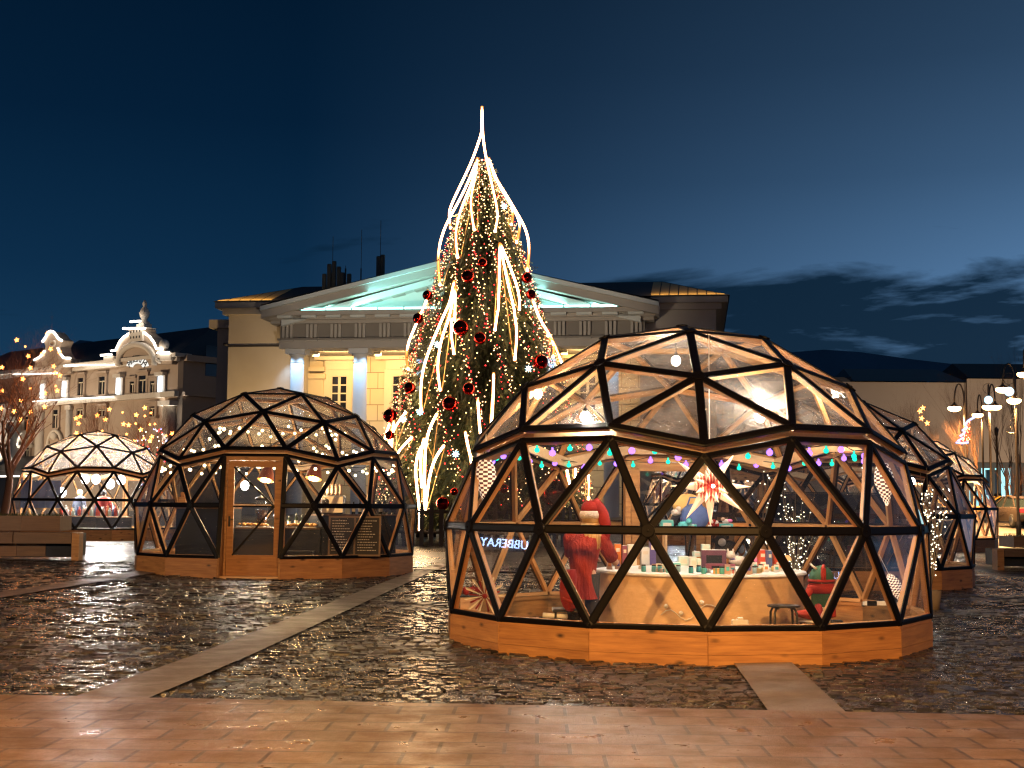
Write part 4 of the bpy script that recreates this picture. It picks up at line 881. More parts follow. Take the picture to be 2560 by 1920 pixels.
for k,(px,py,lab) in enumerate(((*z3(508,293),'blue white spark light on the left light tube bunch'),(*z3(395,738),'large blue white spark light low on the left of the tree'),(*z1(720,790),'blue white spark light high on the right of the tree'),(*z3(1110,452),'small blue spark light left of the big bauble above the dome'),(*z3(630,1015),'teal spark light low in the middle of the tree'),(*z3(285,785),'small blue spark light beside the far left bauble'))):
    q=onsurf(px,py,.2); s=MB()
    for a in range(4):
        d=V((math.cos(a*PI/4),0,math.sin(a*PI/4))); s.add([d*.13,-d*.13,V((-d.z,0,d.x))*.03,V((d.z,0,-d.x))*.03,V((0,.03,0)),V((0,-.03,0))],[(0,2,4),(0,4,3),(0,3,5),(0,5,2),(1,4,2),(1,3,4),(1,5,3),(1,2,5)])
    s.ball((0,0,0),.05,8,6); o=s.obj('spark_light',M_FB,None,loc=q); tag(o,lab,'spark light','blue spark lights on the decorated tree')
# picket fence round the tree
fr=4.15; fence=thing('picket_fence','low dark picket fence round the foot of the decorated tree','fence',(TX,TY,0))
M_PICK=mat('dark_picket',(.035,.022,.016),.7)
NP=74
def fg(a): return g(TX+fr*math.cos(a),TY+fr*math.sin(a))
for i in range(NP):
    a=2*PI*i/NP; c=V((fr*math.cos(a),fr*math.sin(a),fg(a))); s=MB(); hh=1.42; wq=.075
    tx=V((-math.sin(a),math.cos(a),0)); n=V((math.cos(a),math.sin(a),0))*.015
    prof=[(-wq,-.02),(wq,-.02),(wq,hh-.12),(0,hh),(-wq,hh-.12)]
    vs=[c+tx*x+n+V((0,0,z)) for x,z in prof]+[c+tx*x-n+V((0,0,z)) for x,z in prof]
    s.add(vs,[(0,1,2,3,4),(9,8,7,6,5)]+[(j,(j+1)%5,(j+1)%5+5,j+5) for j in range(5)]); s.obj('picket',M_PICK,fence)
for zz in (.45,1.12):
    s=MB(); s.tube([((fr-.06)*math.cos(2*PI*j/NP),(fr-.06)*math.sin(2*PI*j/NP),fg(2*PI*j/NP)+zz) for j in range(NP+1)],.05,4,smooth=False); s.obj('rail',M_PICK,fence)
# ------------------------------------------------------------------ bare trees
M_BARK=mat('bare_bark',(.13,.065,.038),.85,bump=.3)
def bare(name,label,loc,Ht,trunk,spread,seed,depth=5,group=None,up=.35,r0=.12,twig=1.0):
    rn=random.Random(seed); th=thing(name,label,'tree',loc,0,group); s=MB(); s2=MB(); tips=[]
    def br(p,d,L,r,k):
        n=3; pts=[p]; rr=[r]; q=p; dd=d
        for i in range(n):
            dd=(dd+V((rn.gauss(0,.10),rn.gauss(0,.10),rn.gauss(0,.06)+.03))).normalized(); q=q+dd*(L/n); pts.append(q); rr.append(r*(1-.35*(i+1)/n))
        (s if k==0 else s2).tube(pts,rr,6 if k<2 else 4 if k<3 else 3,cap=False)
        if k>=depth: tips.append(q); return
        nb=rn.choice((4,4,5)) if k<2 else rn.choice((3,3,4)) if k<4 else 3
        for j in range(nb):
            f=rn.uniform(.45,1.) if k else rn.uniform(.75,1.); i0=min(n-1,int(f*n)); p0=pts[i0].lerp(pts[i0+1],f*n-i0) if f<1 else pts[-1]
            ax=V((rn.gauss(0,1),rn.gauss(0,1),rn.gauss(0,.3))).normalized(); nd=(dd+ax*spread*rn.uniform(.6,1.2)+V((0,0,up))).normalized()
            br(p0,nd,L*rn.uniform(.58,.85),rr[i0+1]*rn.uniform(.5,.72),k+1)
    br(V((0,0,-.1)),V((rn.gauss(0,.04),rn.gauss(0,.04),1)),trunk,r0,0)
    zmax=max(q.z for q in tips); k=Ht/zmax
    for m_ in (s,s2): m_.v=[(x,y,z*k) for x,y,z in m_.v]
    s.obj('trunk',M_BARK,th); s2.obj('crown',M_BARK,th)
    return th,[V((q.x,q.y,q.z*k)) for q in tips]
M_STAR=emis('orange_star',(1.,.30,.06),10.,'AUTO'); 
def star_light(q,r,label,group,m=M_STAR):
    s=MB(); rn=random.Random(int(q.x*100)); a0=rn.random()
    n=5; vs=[V((0,-.05*r,0)),V((0,.05*r,0))]
    for i in range(2*n): rr=r if i%2==0 else r*.38; a=a0+i*PI/n; vs.append(V((rr*math.cos(a),0,rr*math.sin(a))))
    fs=[]
    for i in range(2*n): fs+=[(0,2+i,2+(i+1)%(2*n)),(1,2+(i+1)%(2*n),2+i)]
    vs[0]=V((0,-.3*r,0)); vs[1]=V((0,.3*r,0)); s.add(vs,fs); o=s.obj('star_light',m,None,loc=q); 
    if random.random()<.34: lamp('POINT',(0,-.3*r,0),34,(1.,.36,.10),o,radius=.1)
    return tag(o,label,'star light',group)
b0=P(11,1345,46); b0=V((b0.x,46,g(b0.x,46)))
th,tips=bare('bare_tree','bare tree hung with orange star lights at the left edge of the photo',b0,7.8,2.6,.95,21,6,None,.22,.17)
STL=[(165,355),(470,290),(280,515),(420,490),(300,630),(225,740),(530,615),(590,705),(545,680),(20,625),(20,855),(205,950),(440,1015),(10,1030),(140,1060),(295,1065),(200,1140),(565,855),(445,880),(300,835),(550,810),(590,480),(500,445),(250,420)]
for x,y in STL:
    px,py=zo(x,y); q=P(px,py,46+random.uniform(-1.6,1.6)); star_light(q,.095 if (x,y)not in((300,835),(550,810),(250,420)) else .05,'orange star light hanging in the bare tree at the left edge','star lights in the left tree')
STM=[(1080,1040),(1210,1070),(1430,1025),(1490,1075),(1430,1105),(790,1110),(750,1130),(960,1100),(1040,1140),(775,1180),(1220,1185),(1340,1180),(1480,1190),(1530,1185),(1390,1240),(1270,1195),(755,1275),(805,1300),(1010,1255),(1180,1315),(1330,1360),(1420,1325),(1500,1310),(1480,1350),(1585,1455),(1400,1405),(1250,1285),(1345,1095),(1640,1300),(1700,1280)]
for k,(px,hgt,sd,w_) in enumerate(((262,4.6,5,.7),(345,4.8,9,.85),(392,3.6,14,.9))):
    q=P(px,1250,60); q=V((q.x,60+k*1.5,g(q.x,60)))
    bare('bare_tree',('bare tree behind the left dome, in front of the hotel windows','densest bare tree with orange stars left of the small dome','small bare tree with white lights beside the small dome edge')[k],q,P(px,1250-hgt*0,60).z+hgt,1.4,w_,sd,6,None,.2,.12)
for x,y in STM:
    px,py=zo(x,y); q=P(px,py,59+random.uniform(-1,2)); star_light(q,.12 if (x*7+y)%3 else .07,'orange star light hanging in the bare trees behind the left dome','star lights in the trees behind the left dome')
s=MB(); rn=random.Random(2); q0=P(392,1100,61); q0.z=g(q0.x,61)
for i in range(90): s.octa((rn.uniform(-.9,.4),rn.uniform(-.4,.4),rn.uniform(1.6,4.3)),.028,rn.choice((0,0,1,2)))
th=thing('light_garland','garland of tiny white and coloured lights in the small bare tree','fairy lights',q0); tag(s.obj('bulb',[emis('tiny_white',(1.,.8,.7),7.),emis('tiny_blue',(.3,.4,1.),8.),M_FR],th),kind='stuff')
RT=[(2290,62,6.8,31,'bare tree in front of the beige wall, leftmost on the right side'),(2455,64,8.2,33,'tallest bare tree behind the right domes by the lamp with the lit fir'),(2528,82,9.5,37,'bare tree at the right edge behind the spiral decoration'),(2390,66,6.2,41,'slender bare tree between the long building and the right domes'),(2552,86,13.,45,'bare tree at the far right edge reaching above the dark roof'),(2208,75,6.6,49,'low bushy bare tree just above the big dome right shoulder')]
for px,Yv,hh,sd,lab in RT:
    q=P(px,1260,Yv); bare('bare_tree',lab,(q.x,Yv,g(q.x,Yv)),hh,2.0,.55,sd,6,None,.32,.075)
q=P(2525,1240,78); bare('bare_tree','pale young bare tree standing before the cyan shopfront',(q.x,78,.8),4.2,2.0,.6,52,4,None,.25,.09)
for px,py in ((2300,1028),(2307,1020),(2304,1046),(2318,1058)): star_light(P(px,py,66),.15,'orange star light in a bare tree before the beige wall','star lights before the beige wall')
# ------------------------------------------------------------------ street lamps on the right
M_POLE=mat('lamp_pole',(.05,.04,.035),.45,.5); M_SOD=emis('sodium_lens',(1.,.50,.16),26.,'NONE'); M_BLUEB=emis('blue_ball_light',(.42,.75,1.),3.2,'AUTO')
def street_lamp(label,Yv,pole_px,heads,top_py,group='street lamps',power=5500):
    q=P(pole_px,1262,Yv); q=V((q.x,Yv,g(q.x,Yv))); th=thing('street_lamp',label,'street lamp',q,0,group)
    zt=P(pole_px,top_py,Yv).z-q.z
    s=MB(); s.lathe((0,0,0),[(.11,0),(.11,.5),(.07,.6),(.055,zt*.6),(.045,zt),(.01,zt+.15)],10); s.obj('pole',M_POLE,th)
    for px,py in heads:
        hp=P(px,py,Yv)-q; sg=1 if hp.x>0 else -1
        s=MB(); n=10; wdt=abs(hp.x); a=[V((0,0,hp.z+.15))]+[V((sg*(wdt-wdt*.5*(1+math.cos(PI*i/n)) ),0,hp.z+.25+.85*math.sin(PI*i/n))) for i in range(n+1)]; s.tube(a,.035,6); s.obj('arm',M_POLE,th)
        s=MB(); s.lathe((hp.x,0,hp.z),[(.23,.05),(.21,.09),(.14,.13),(.06,.2),(.04,.28)],14,sy=.8); hd=s.obj('lamp_head',M_POLE,th)
        s=MB(); s.lathe((hp.x,0,hp.z),[(.02,-.17),(.16,-.15),(.28,-.08),(.31,.0),(.28,.05),(.23,.055)],14,sy=.8); s.obj('lens',M_SOD,hd)
        lamp('SPOT',(hp.x,0,hp.z-.26),power,(1.,.52,.18),th,radius=.2,name='light',spot=150,blend=.4,target=(hp.x,-.01,hp.z-3))
    return th
street_lamp('tall street lamp whose arm holds an orange light left of the lit fir decoration',62,2416,[(2386,1020)],985)
street_lamp('low street lamp with a single small orange light right of the lit fir decoration',75,2460,[(2444,1037)],1015)
street_lamp('street lamp with a wide orange light under the left blue ball',66,2479,[(2471,1017),(2488,1017)],985)
street_lamp('street lamp with two orange lights at different heights by the spiral decoration',58,2545,[(2507,973),(2535,1001)],945)
street_lamp('street lamp cut off by the right edge of the photo',60,2572,[(2560,935)],905)
def blue_ball(px,py,Yv,lab):
    q=P(px,py,Yv); s=MB(); s.ball((0,0,0),.19,18,12); o=thing('light_ball',lab,'light ball',q,0,'blue light balls'); s.obj('globe',M_BLUEB,o); s=MB(); s.tube([(0,0,.18),(0,0,.30)],.02,5); s.tube([(.25*math.cos(a),0,.55+.25*math.sin(a)) for a in [PI*1.5+i*.6 for i in range(11)]],.012,4); s.obj('hook',M_POLE,o)
blue_ball(2471,1000,65,'blue glowing ball above the wide orange street light'); blue_ball(2523,979,57,'blue glowing ball overlapping the highest orange street light')
# lit fir decoration on a lamp post
q=P(2404,1055,61); th=thing('lit_fir_decoration','flat lit fir tree decoration of blue zigzag and red lights on a lamp post','light decoration',q)
pxm=61/F
s=MB(); zig=[(2434,1044),(2420,1052),(2412,1062),(2417,1068),(2406,1076),(2412,1082),(2400,1090),(2407,1095),(2395,1102),(2402,1106),(2390,1106),(2405,1108),(2421,1106)]
pts=[P(a,b_,61)-q for a,b_ in zig]; s.tube(pts,.045,5); s.tube([p_+V((.05,.05,0)) for p_ in pts[:8]],.035,5); s.obj('blue_tube',emis('blue_zigzag',(.42,.52,1.),2.4,'AUTO'),th)
s=MB(); rn=random.Random(5)
for i in range(150):
    f=rn.random()**.6; py=1048+f*55; px=2426-(f*26)*rn.random()-1; s.octa(P(px,py,61)-q,.028,0 if rn.random()<.75 else 1)
tag(s.obj('bulb',[emis('red_bulb',(1.,.05,.02),4.),emis('amber_bulb',(1.,.6,.3),6.)],th),kind='stuff')
s=MB(); s.tube([P(2422,1045,61.05)-q,P(2424,1108,61.05)-q],.025,5); s.tube([P(2388,1108,61.05)-q,P(2424,1108,61.05)-q],.025,5); s.obj('frame',M_POLE,th)
# spiral decoration
q=P(2530,1040,57); th=thing('spiral_decoration','unlit white spiral ribbon decoration hanging beside a lamp post','light decoration',q); s=MB()
sp_=[(2540,1010),(2536,1030),(2530,1036),(2537,1042),(2526,1050),(2535,1053),(2522,1064),(2531,1070),(2517,1079),(2522,1083),(2535,1084)]
s.tube([P(a,b_,57)-q for a,b_ in sp_],.035,5); s.obj('ribbon',mat('white_ribbon',(.75,.6,.45),.5),th)
# plain poles by the shop
for px,y0_,Yv,lab in ((2547,1160,70,'dark slim post with a lantern top before the cyan shopfront'),(2495,1090,80,'thin dark mast standing behind the parked cars')):
    q=P(px,1260,Yv); q=V((q.x,Yv,g(q.x,Yv))); zt=P(px,y0_,Yv).z-q.z; th=thing('lamp_post',lab,'post',q); s=MB(); s.lathe((0,0,0),[(.12,0),(.12,.6),(.06,.7),(.05,zt),(.11,zt+.05),(.13,zt+.4),(.02,zt+.55)],8); s.obj('pole',M_POLE,th)
# the sodium street lamp behind the camera that lights the paving
for x,y,zz,pw,lab in ((-5.6,3.8,6.2,12500,'street lamp behind the camera on the left, lighting the paving'),(2.0,2.0,6.4,12000,'street lamp behind the camera near its axis, lighting the paving'),(8.2,4.2,6.2,3200,'street lamp behind the camera on the right')):
    th=thing('street_lamp',lab,'street lamp',(x,y-4,0),0,'street lamps'); s=MB(); s.lathe((0,0,0),[(.17,0),(.17,.5),(.10,.6),(.06,zz),(.01,zz+.1)],10); s.obj('pole',M_POLE,th)
    s=MB(); s.tube([(0,0,zz),(0,.5,zz+.4),(0,1.2,zz+.45),(0,1.7,zz+.35)],.04,6); s.obj('arm',M_POLE,th)
    s=MB(); s.lathe((0,1.8,zz+.2),[(.5,-.02),(.52,.04),(.34,.16),(.05,.3)],14); hd=s.obj('lamp_head',M_POLE,th); s=MB(); s.lathe((0,1.8,zz+.2),[(.02,-.2),(.24,-.17),(.44,-.06),(.47,0)],14); s.obj('lens',M_SOD,hd)
    lamp('SPOT',(0,1.8,zz-.03),pw,(1.,.50,.15),th,radius=.25,name='light',spot=130,blend=.7,target=(0,6.5,0))
# ------------------------------------------------------------------ cars
M_PAINT=mat('dark_car_paint',(.13,.10,.085),.22,.4,bump=0,var=.1); M_TAXI=mat('yellow_car_paint',(.75,.42,.06),.3,.0,bump=0,var=.05); M_TYRE=mat('tyre_rubber',(.015,.015,.015),.8); M_TAIL=emis('tail_light',(1.,.04,.03),2.2,'NONE'); M_CARGLASS=mat('car_glass',(.02,.03,.035),.05,bump=0)
def car(label,loc,rz,paint,taxi=False):
    c=thing('parked_car',label,'car',loc,rz,'parked cars'); L,W=4.4,1.76
    # side outline x (length), z
    low=[(-2.2,.42),(-2.18,.78),(-2.05,.93),(-1.25,.97),(.95,.95),(1.9,.82),(2.18,.66),(2.2,.40),(1.9,.26),(-1.95,.26)]
    def loft(sec,yw):   # sections from side to side with rounded flanks
        s=MB(); n=len(sec); rows=[(-yw,.90),(-yw*.985,.97),(-yw*.9,1.),(yw*.9,1.),(yw*.985,.97),(yw,.90)]; vs=[]
        cz=.55
        for y,k in rows: vs+=[(x*(1-(1-k)*.25),y,cz+(z-cz)*k) for x,z in sec]
        s.add(vs,[(r*n+i,r*n+(i+1)%n,(r+1)*n+(i+1)%n,(r+1)*n+i) for r in range(5) for i in range(n)]+[tuple(range(n)),tuple(5*n+i for i in range(n))[::-1]],0,True); return s
    loft(low,W/2).obj('body',paint,c)
    s=MB(); roof=[(-1.55,.95),(-.85,1.38),(-.3,1.45),(.35,1.42),(1.15,.95)]; yb,yt=.80,.60; vs=[]
    for sg in (-1,1): vs+=[(x,sg*(yb if z<1 else yt),z) for x,z in roof]
    s.add(vs,[(0,1,6,5),(1,2,7,6),(2,3,8,7),(3,4,9,8),(0,4,3,2,1),(5,6,7,8,9)]); s.obj('cabin',M_CARGLASS,c)
    s=MB(); s.add([(-.95,-.62,1.37),(-.3,-.64,1.47),(.4,-.62,1.44),(.4,.62,1.44),(-.3,.64,1.47),(-.95,.62,1.37),(-.3,0,1.49)],[(0,1,6),(1,2,6),(2,3,6),(3,4,6),(4,5,6),(5,0,6)],0,True)
    for sg in (-1,1):
        for a,b_ in (((-1.55,.955),(-.85,1.385)),((-.05,.96),(-.05,1.44)),((.35,1.43),(1.15,.955))):
            ya=lambda z:sg*(.805 if z<1 else .61)
            s.bar((a[0],ya(a[1]),a[1]),(b_[0],ya(b_[1]),b_[1]),.07,.03,(0,sg,.3))
    s.obj('roof',paint,c)
    for x in (-1.35,1.38):
        for sg in (-1,1):
            mr=M.Rotation(PI/2,4,'X'); s=MB(); s.lathe((x,sg*.80,.32),[(.20,-.11),(.32,-.09),(.33,0),(.32,.09),(.20,.11)],20,m=mr); w_=s.obj('wheel',M_TYRE,c)
            s=MB(); s.lathe((x,sg*.815,.32),[(.01,-.105),(.21,-.10),(.21,.10),(.01,.105)],14,m=mr); s.obj('rim',MT['steel'],w_)
    for sg in (-1,1):
        s=MB(); s.bev((-2.12,sg*.66,.80),(.16,.36,.17),.03); s.obj('tail_light',M_TAIL,c)
        s=MB(); s.bev((2.08,sg*.62,.66),(.2,.36,.14),.03); s.obj('headlight',MT['glass'],c)
        s=MB(); s.bev((.85,sg*.93,1.0),(.14,.20,.13),.03); s.obj('mirror',paint,c)
    s=MB(); s.bev((-2.2,0,.50),(.10,1.7,.22),.03); s.obj('bumper',MT['blackmetal'] if not taxi else paint,c)
    s=MB(); s.bb(-2.262,-2.252,-.26,.26,.48,.60); s.obj('number_plate',MT['white'],c)
    return c
car('dark parked car seen from behind with its red tail light lit, at the right edge',(24.45,66.2,g(20,66)+.02),R(91),M_PAINT)
q=P(2512,1262,75); car('yellow car parked beyond the dark car, mostly hidden by the farthest dome',(q.x,75,g(20,75)+.02),R(172),M_TAXI,True)
# two people far off before the shop
def simple_person(name,label,loc,rz,hgt,coat,legs,hair,cat='person',group=None,arms=True):
    th=thing(name,label,cat,loc,rz,group); k=hgt/1.72
    bm_=bpy.data.meshes.new('body'); vs=[(0,0,.95),(0,0,1.15),(0,0,1.40),(0,0,1.50),(0,.02,1.60),(0,.0,1.70),(.10,0,.90),(.11,.01,.50),(.11,0,.09),(.11,-.10,.04),(-.10,0,.90),(-.11,.01,.50),(-.11,0,.09),(-.11,-.10,.04),(.19,0,1.40),(.25,.02,1.14),(.25,-.10,.93),(-.19,0,1.40),(-.25,.02,1.14),(-.25,-.10,.93)]
    ed=[(0,1),(1,2),(2,3),(3,4),(4,5),(0,6),(6,7),(7,8),(8,9),(0,10),(10,11),(11,12),(12,13),(2,14),(14,15),(15,16),(2,17),(17,18),(18,19)]
    rad=[.13,.12,.13,.055,.085,.07,.085,.062,.045,.04,.085,.062,.045,.04,.065,.05,.035,.065,.05,.035]
    bm_.from_pydata([(x*k,y*k,z*k) for x,y,z in vs],ed,[]); bm_.materials.append(MT['skin'])
    o=bpy.data.objects.new('body',bm_); COL.objects.link(o); o.parent=th
    md=o.modifiers.new('skin','SKIN'); 
    for i,v in enumerate(bm_.skin_vertices[0].data): v.radius=(rad[i]*k,rad[i]*k); v.use_root=(i==0)
    o.modifiers.new('sub','SUBSURF').levels=1; o.modifiers['sub'].render_levels=1
    s=MB(); s.lathe((0,0,0),[(.17*k,.62*k),(.18*k,.8*k),(.165*k,1.05*k),(.19*k,1.3*k),(.17*k,1.43*k),(.07*k,1.5*k)],14,sx=1.18,sy=.85)
    for sg in (-1,1): s.tube([(sg*.18*k,0,1.40*k),(sg*.265*k,.02*k,1.14*k),(sg*.26*k,-.07*k,1.0*k)],[.075*k,.068*k,.052*k],8)
    s.obj('coat',coat,th); s=MB()
    for sg in (-1,1): s.tube([(sg*.095*k,0,.85*k),(sg*.11*k,.01*k,.5*k),(sg*.11*k,0,.1*k)],[.105*k,.085*k,.07*k],8)
    s.obj('trousers',legs,th); s=MB(); s.ball((0,.015*k,1.62*k),.105*k,12,8,sq=(1,1.05,1.05)); s.obj('hair',hair,th); return th
for px,lab in ((2490,'left of two dark figures walking before the cyan shopfront'),(2501,'right of two dark figures walking before the cyan shopfront')):
    q=P(px,1262,88); simple_person('person',lab,(q.x,88,g(q.x,88)+.02),R(20),1.7,MT['navy'],MT['trouser'],MT['trouser'],group='people before the shop')
# ------------------------------------------------------------------ planter benches
def planter(label,org,rz,L,flip=1):
    th=thing('planter_bench',label,'bench',org,rz,'wooden planter benches')
    D=1.5
    s=MB(); s.bb(-L,0,0,D,.10,.62); s.obj('plinth',mat('dark_boards',(.028,.028,.034),.6,var=.4,scale=3),th)
    for k in range(6):
        s=MB(); x1=-k*L/6; x0=x1-L/6+.006; s.bb(x0,x1,-.05,-.002,.12,.60); s.obj('plinth_board',MT['oldwood'] if k%3 else MT['navy'],th)
    s=MB(); s.bb(-L+.05,-.35,.05,D,.68,1.02); s.obj('planter_box',MT['oldwood'],th)
    for k in range(4):
        s=MB(); w_=(L-.4)/4; x1=-.35-k*w_; s.bb(x1-w_+.005,x1,.0,.045,.70,1.03); s.obj('planter_board',MT['oldwood'],th)
    for k in range(3):
        s=MB(); w_=L/3; s.bb(-L+k*w_+.01,-L+(k+1)*w_-.01,-.45,.0,.60,.665) ; s.bb(-L+k*w_+.01,-L+(k+1)*w_-.01,-.455,-.41,.42,.598); s.obj('seat_board',MT['oldwood'],th)
    s=MB(); s.bb(.0,.16,-.44,.10,0,.66); s.obj('post',MT['pine'],th)
    s=MB(); rn=random.Random(int(L*10)+flip)
    for i in range(900):
        x=rn.uniform(-L+.1,-.45); y=rn.uniform(.12,D-.1); hh=rn.uniform(.03,.11); a=rn.random()*PI; dx,dy=math.cos(a)*.012,math.sin(a)*.012
        s.add([(x-dx,y-dy,1.0),(x+dx,y+dy,1.0),(x+rn.uniform(-.05,.05),y+rn.uniform(-.05,.05),1.02+hh)],[(0,1,2)])
    tag(s.obj('grass',M_NEEDLE,th),kind='stuff')
    s=MB(); s.bb(-L*.5,-L*.5+.22,-.462,-.456,.46,.57); s.obj('label_plate',MT['kraft'],th)
    return th
q=G(186,1404); planter('long wooden planter bench with grass on top at the left edge of the photo',(q.x,q.y,q.z),R(8),3.8)
q=G(2500,1424); o=planter('wooden planter bench at the right edge, its pale post toward the domes',(q.x,q.y,q.z),R(-6),3.6,-1); o.scale=(-1,1,.80)
# cable cover on the ground between the domes
s=MB(); a=G(1036,1430); b_=G(1330,1437); s.bar((a.x,a.y,a.z+.03),(b_.x,b_.y,b_.z+.03),.22,.07); o=s.obj('cable_cover',MT['black']); tag(o,'dark rubber cable cover lying on the cobbles between the two front domes','cable cover')
# ------------------------------------------------------------------ inside the nearest dome
D1=V((2.0986,16.807,0)); FZ=.03
M_BULBW=emis('white_bulb',(1.,.93,.82),22.,'NONE')
def pendant(q,L,power,label,group,col=(1.,.84,.66),r=.055,em=None):
    th=thing('pendant_bulb',label,'light bulb',q,0,group); s=MB(); s.tube([(0,0,.05),(0,0,L)],.006,4); s.obj('cord',MT['black'],th)
    s=MB(); s.lathe((0,0,.03),[(.022,0),(.024,.05),(.012,.07)],8); s.obj('socket',MT['blackmetal'],th)
    s=MB(); s.ball((0,0,0),r,12,8,sq=(1,1,1.15)); s.obj('bulb',em or M_BULBW,th)
    lamp('POINT',(0,0,0),power,col,th,radius=r*1.25); return th
def dz(x,y):  # roof height over a point of dome 1
    r=math.hypot(x-D1.x,y-D1.y); return ZC+math.sqrt(max(.05,RAD**2-r*r))
for (px,py,Yv),lab in (((1463,1042,14.8),'white bulb on the left under the big dome roof, nearest the person'),((1345,985,17.2),'white bulb at the far left under the big dome roof'),((1690,902,16.0),'highest white bulb, under the top of the big dome'),((1900,1042,14.75),'white bulb right of the centre under the big dome roof'),((2080,1000,17.2),'white bulb at the far right under the big dome roof')):
    q=P(px,py,Yv); L=max(.12,dz(q.x,q.y)-q.z-.12); pendant(q,L,400,lab,'white bulbs under the big dome roof')
# purple and green light string along the collar
th=thing('string_lights','string of purple and green bulbs along the collar ring inside the big dome','string lights',D1,0)
M_PUR=emis('purple_bulb',(.36,.16,1.),3.2,'AUTO'); M_GRN=emis('green_bulb',(.01,.75,.42),2.4,'AUTO')
pts=[]; rot=-2.24
for i in range(60):
    a=rot+i*6.0; ee=26.57 if False else 0; r=2.36; z=2.25+.035*math.cos(R(72/72*0+ (a-rot)*5)) * -1 +.03*math.sin(i*2.1)
    pts.append(V((r*math.sin(R(a)),-r*math.cos(R(a)),z)))
s=MB(); s.tube(pts+[pts[0]],.005,4); s.obj('cable',MT['black'],th)
for i in range(0,60):
    p_=pts[i]; s=MB(); s.ball(p_-V((0,0,.06)),.036 if i%2 else .03,10,7); s.tube([p_,p_-V((0,0,.03))],.012,5); s.obj('bulb',M_PUR if i%2 else M_GRN,th)
# round counter
TC=V((2.19,15.95,FZ)); TR=1.2; tz=.885
tab=thing('round_counter','round plywood counter inside the big dome, crowded with books and toys','counter',TC)
s=MB(); s.lathe((0,0,0),[(TR-.03,0),(TR-.03,tz-FZ-.035)],48,cap=False); s.lathe((0,0,0),[(TR-.05,0),(TR-.05,tz-FZ-.035)],48,cap=False)
for i in range(24): pass
s.obj('front_panel',wood('pale_board',(.66,.55,.42),(.82,.72,.58),knots=False,rnd=.05),tab)
s=MB(); s.lathe((0,0,tz-FZ-.033),[(.01,0),(TR,0),(TR+.01,.012),(TR,.033),(.01,.033)],48,smooth=False); s.obj('counter_top',MT['white'],tab)
def bookat(px0,px1,py0,py1,m,label,name='book',cat='book',group='books standing on the round counter',z=None,dep=.16,Yv=None,lean=0,extra=None):
    z=tz+.002 if z is None else z
    bc=PZ((px0+px1)/2,py1,z) if Yv is None else V((P((px0+px1)/2,py1,Yv).x,Yv,z))
    k=bc.y/F; wd=(px1-px0)*k; hh=(py1-py0)*k
    th=thing(name,label,cat,bc,0,group); s=MB(); 
    if name=='book':
        s.bb(-wd/2,wd/2,0,dep,0,hh); s.v=[(x+(z_*lean),y,z_) for x,y,z_ in s.v]; s.obj('cover',m,th); s=MB(); s.bb(-wd/2+.004,wd/2-.004,.006,dep+.004,.004,hh+.002) ; s.v=[(x+(z_*lean),y,z_) for x,y,z_ in s.v]; s.obj('page_block',MT['white'],th)
        s=MB(); s.bb(-wd*.3,wd*.3,-.002,-.0005,hh*.62,hh*.8); s.obj('spine_label',MT['cream'],th)
    else:
        s.bev((0,dep/2,hh/2),(wd,dep,hh),min(.004,wd*.2)); s.obj('carton',m,th); s=MB(); s.bb(-wd/2+.003,wd/2-.003,.003,dep-.003,hh+.0005,hh+.004); s.obj('lid',MT['white'] if extra is None else extra,th)
        s=MB(); s.bb(-wd*.32,wd*.32,-.002,-.0006,hh*.25,hh*.7); s.obj('front_label',MT['plushblack'] if name=='game_box' else MT['cream'] if m!=MT['cream'] else MT['teal'],th)
    return th
bookat(1537,1553,1361,1411,MT['orange'],'orange tall tin-like book by the elbow of the person')
bookat(1557,1568,1365,1412,MT['plum'],'plum red book right of the orange one by the elbow')
bookat(1571,1592,1363,1413,MT['cream'],'pale patterned book right of the plum red one')
bookat(1604,1624,1370,1413,MT['white'],'white book left of the tall violet one')
bookat(1625,1640,1352,1412,MT['violet'],'tallest book, violet, left of the black lettered one')
bookat(1641,1657,1368,1411,MT['navy'],'dark navy book beside the tall violet one')
bookat(1899,1916,1376,1420,MT['bookred'],'red book left of the blue one at the right of the counter')
bookat(1920,1931,1377,1422,MT['bookblue'],'blue book between two red ones')
bookat(1936,1947,1379,1421,MT['bookred'],'narrow red book right of the blue one')
B=dict(name='carton_box',cat='box',group='small boxes on the round counter')
bookat(1648,1662,1412,1421,MT['mint'],'low mint box at the left of the counter front',**B)
bookat(1664,1680,1411,1421,MT['teal'],'low teal box beside the low mint one',**B)
bookat(1684,1702,1408,1420,MT['teal'],'teal box in the middle left of the counter front',**B)
bookat(1697,1722,1392,1414,MT['mint'],'white and mint box behind the teal one',**B)
bookat(1726,1742,1394,1419,MT['white'],'white box leaning by the plum game box',lean=.2,**B)
bookat(1744,1753,1398,1420,MT['mint'],'narrow mint box touching the plum game box',**B)
bookat(1735,1752,1380,1392,MT['mint'],'mint box stacked behind the plum game box',z=tz+.12,**B)
bookat(1756,1776,1362,1374,MT['mint'],'mint box on top behind the black plush dog',z=tz+.2,**B)
bookat(1755,1816,1376,1418,MT['purple'],'large dark plum game box with a picture on its front',name='game_box',cat='box',group='game boxes on the counter',dep=.12,extra=MT['white'])
bookat(1766,1838,1411,1424,MT['plum'],'flat plum game box lying in front of the large dark one',name='game_box',cat='box',group='game boxes on the counter',dep=.07,extra=MT['plum'])
bookat(1883,1899,1386,1402,MT['pink'],'white and pink box beside the red books',**B)
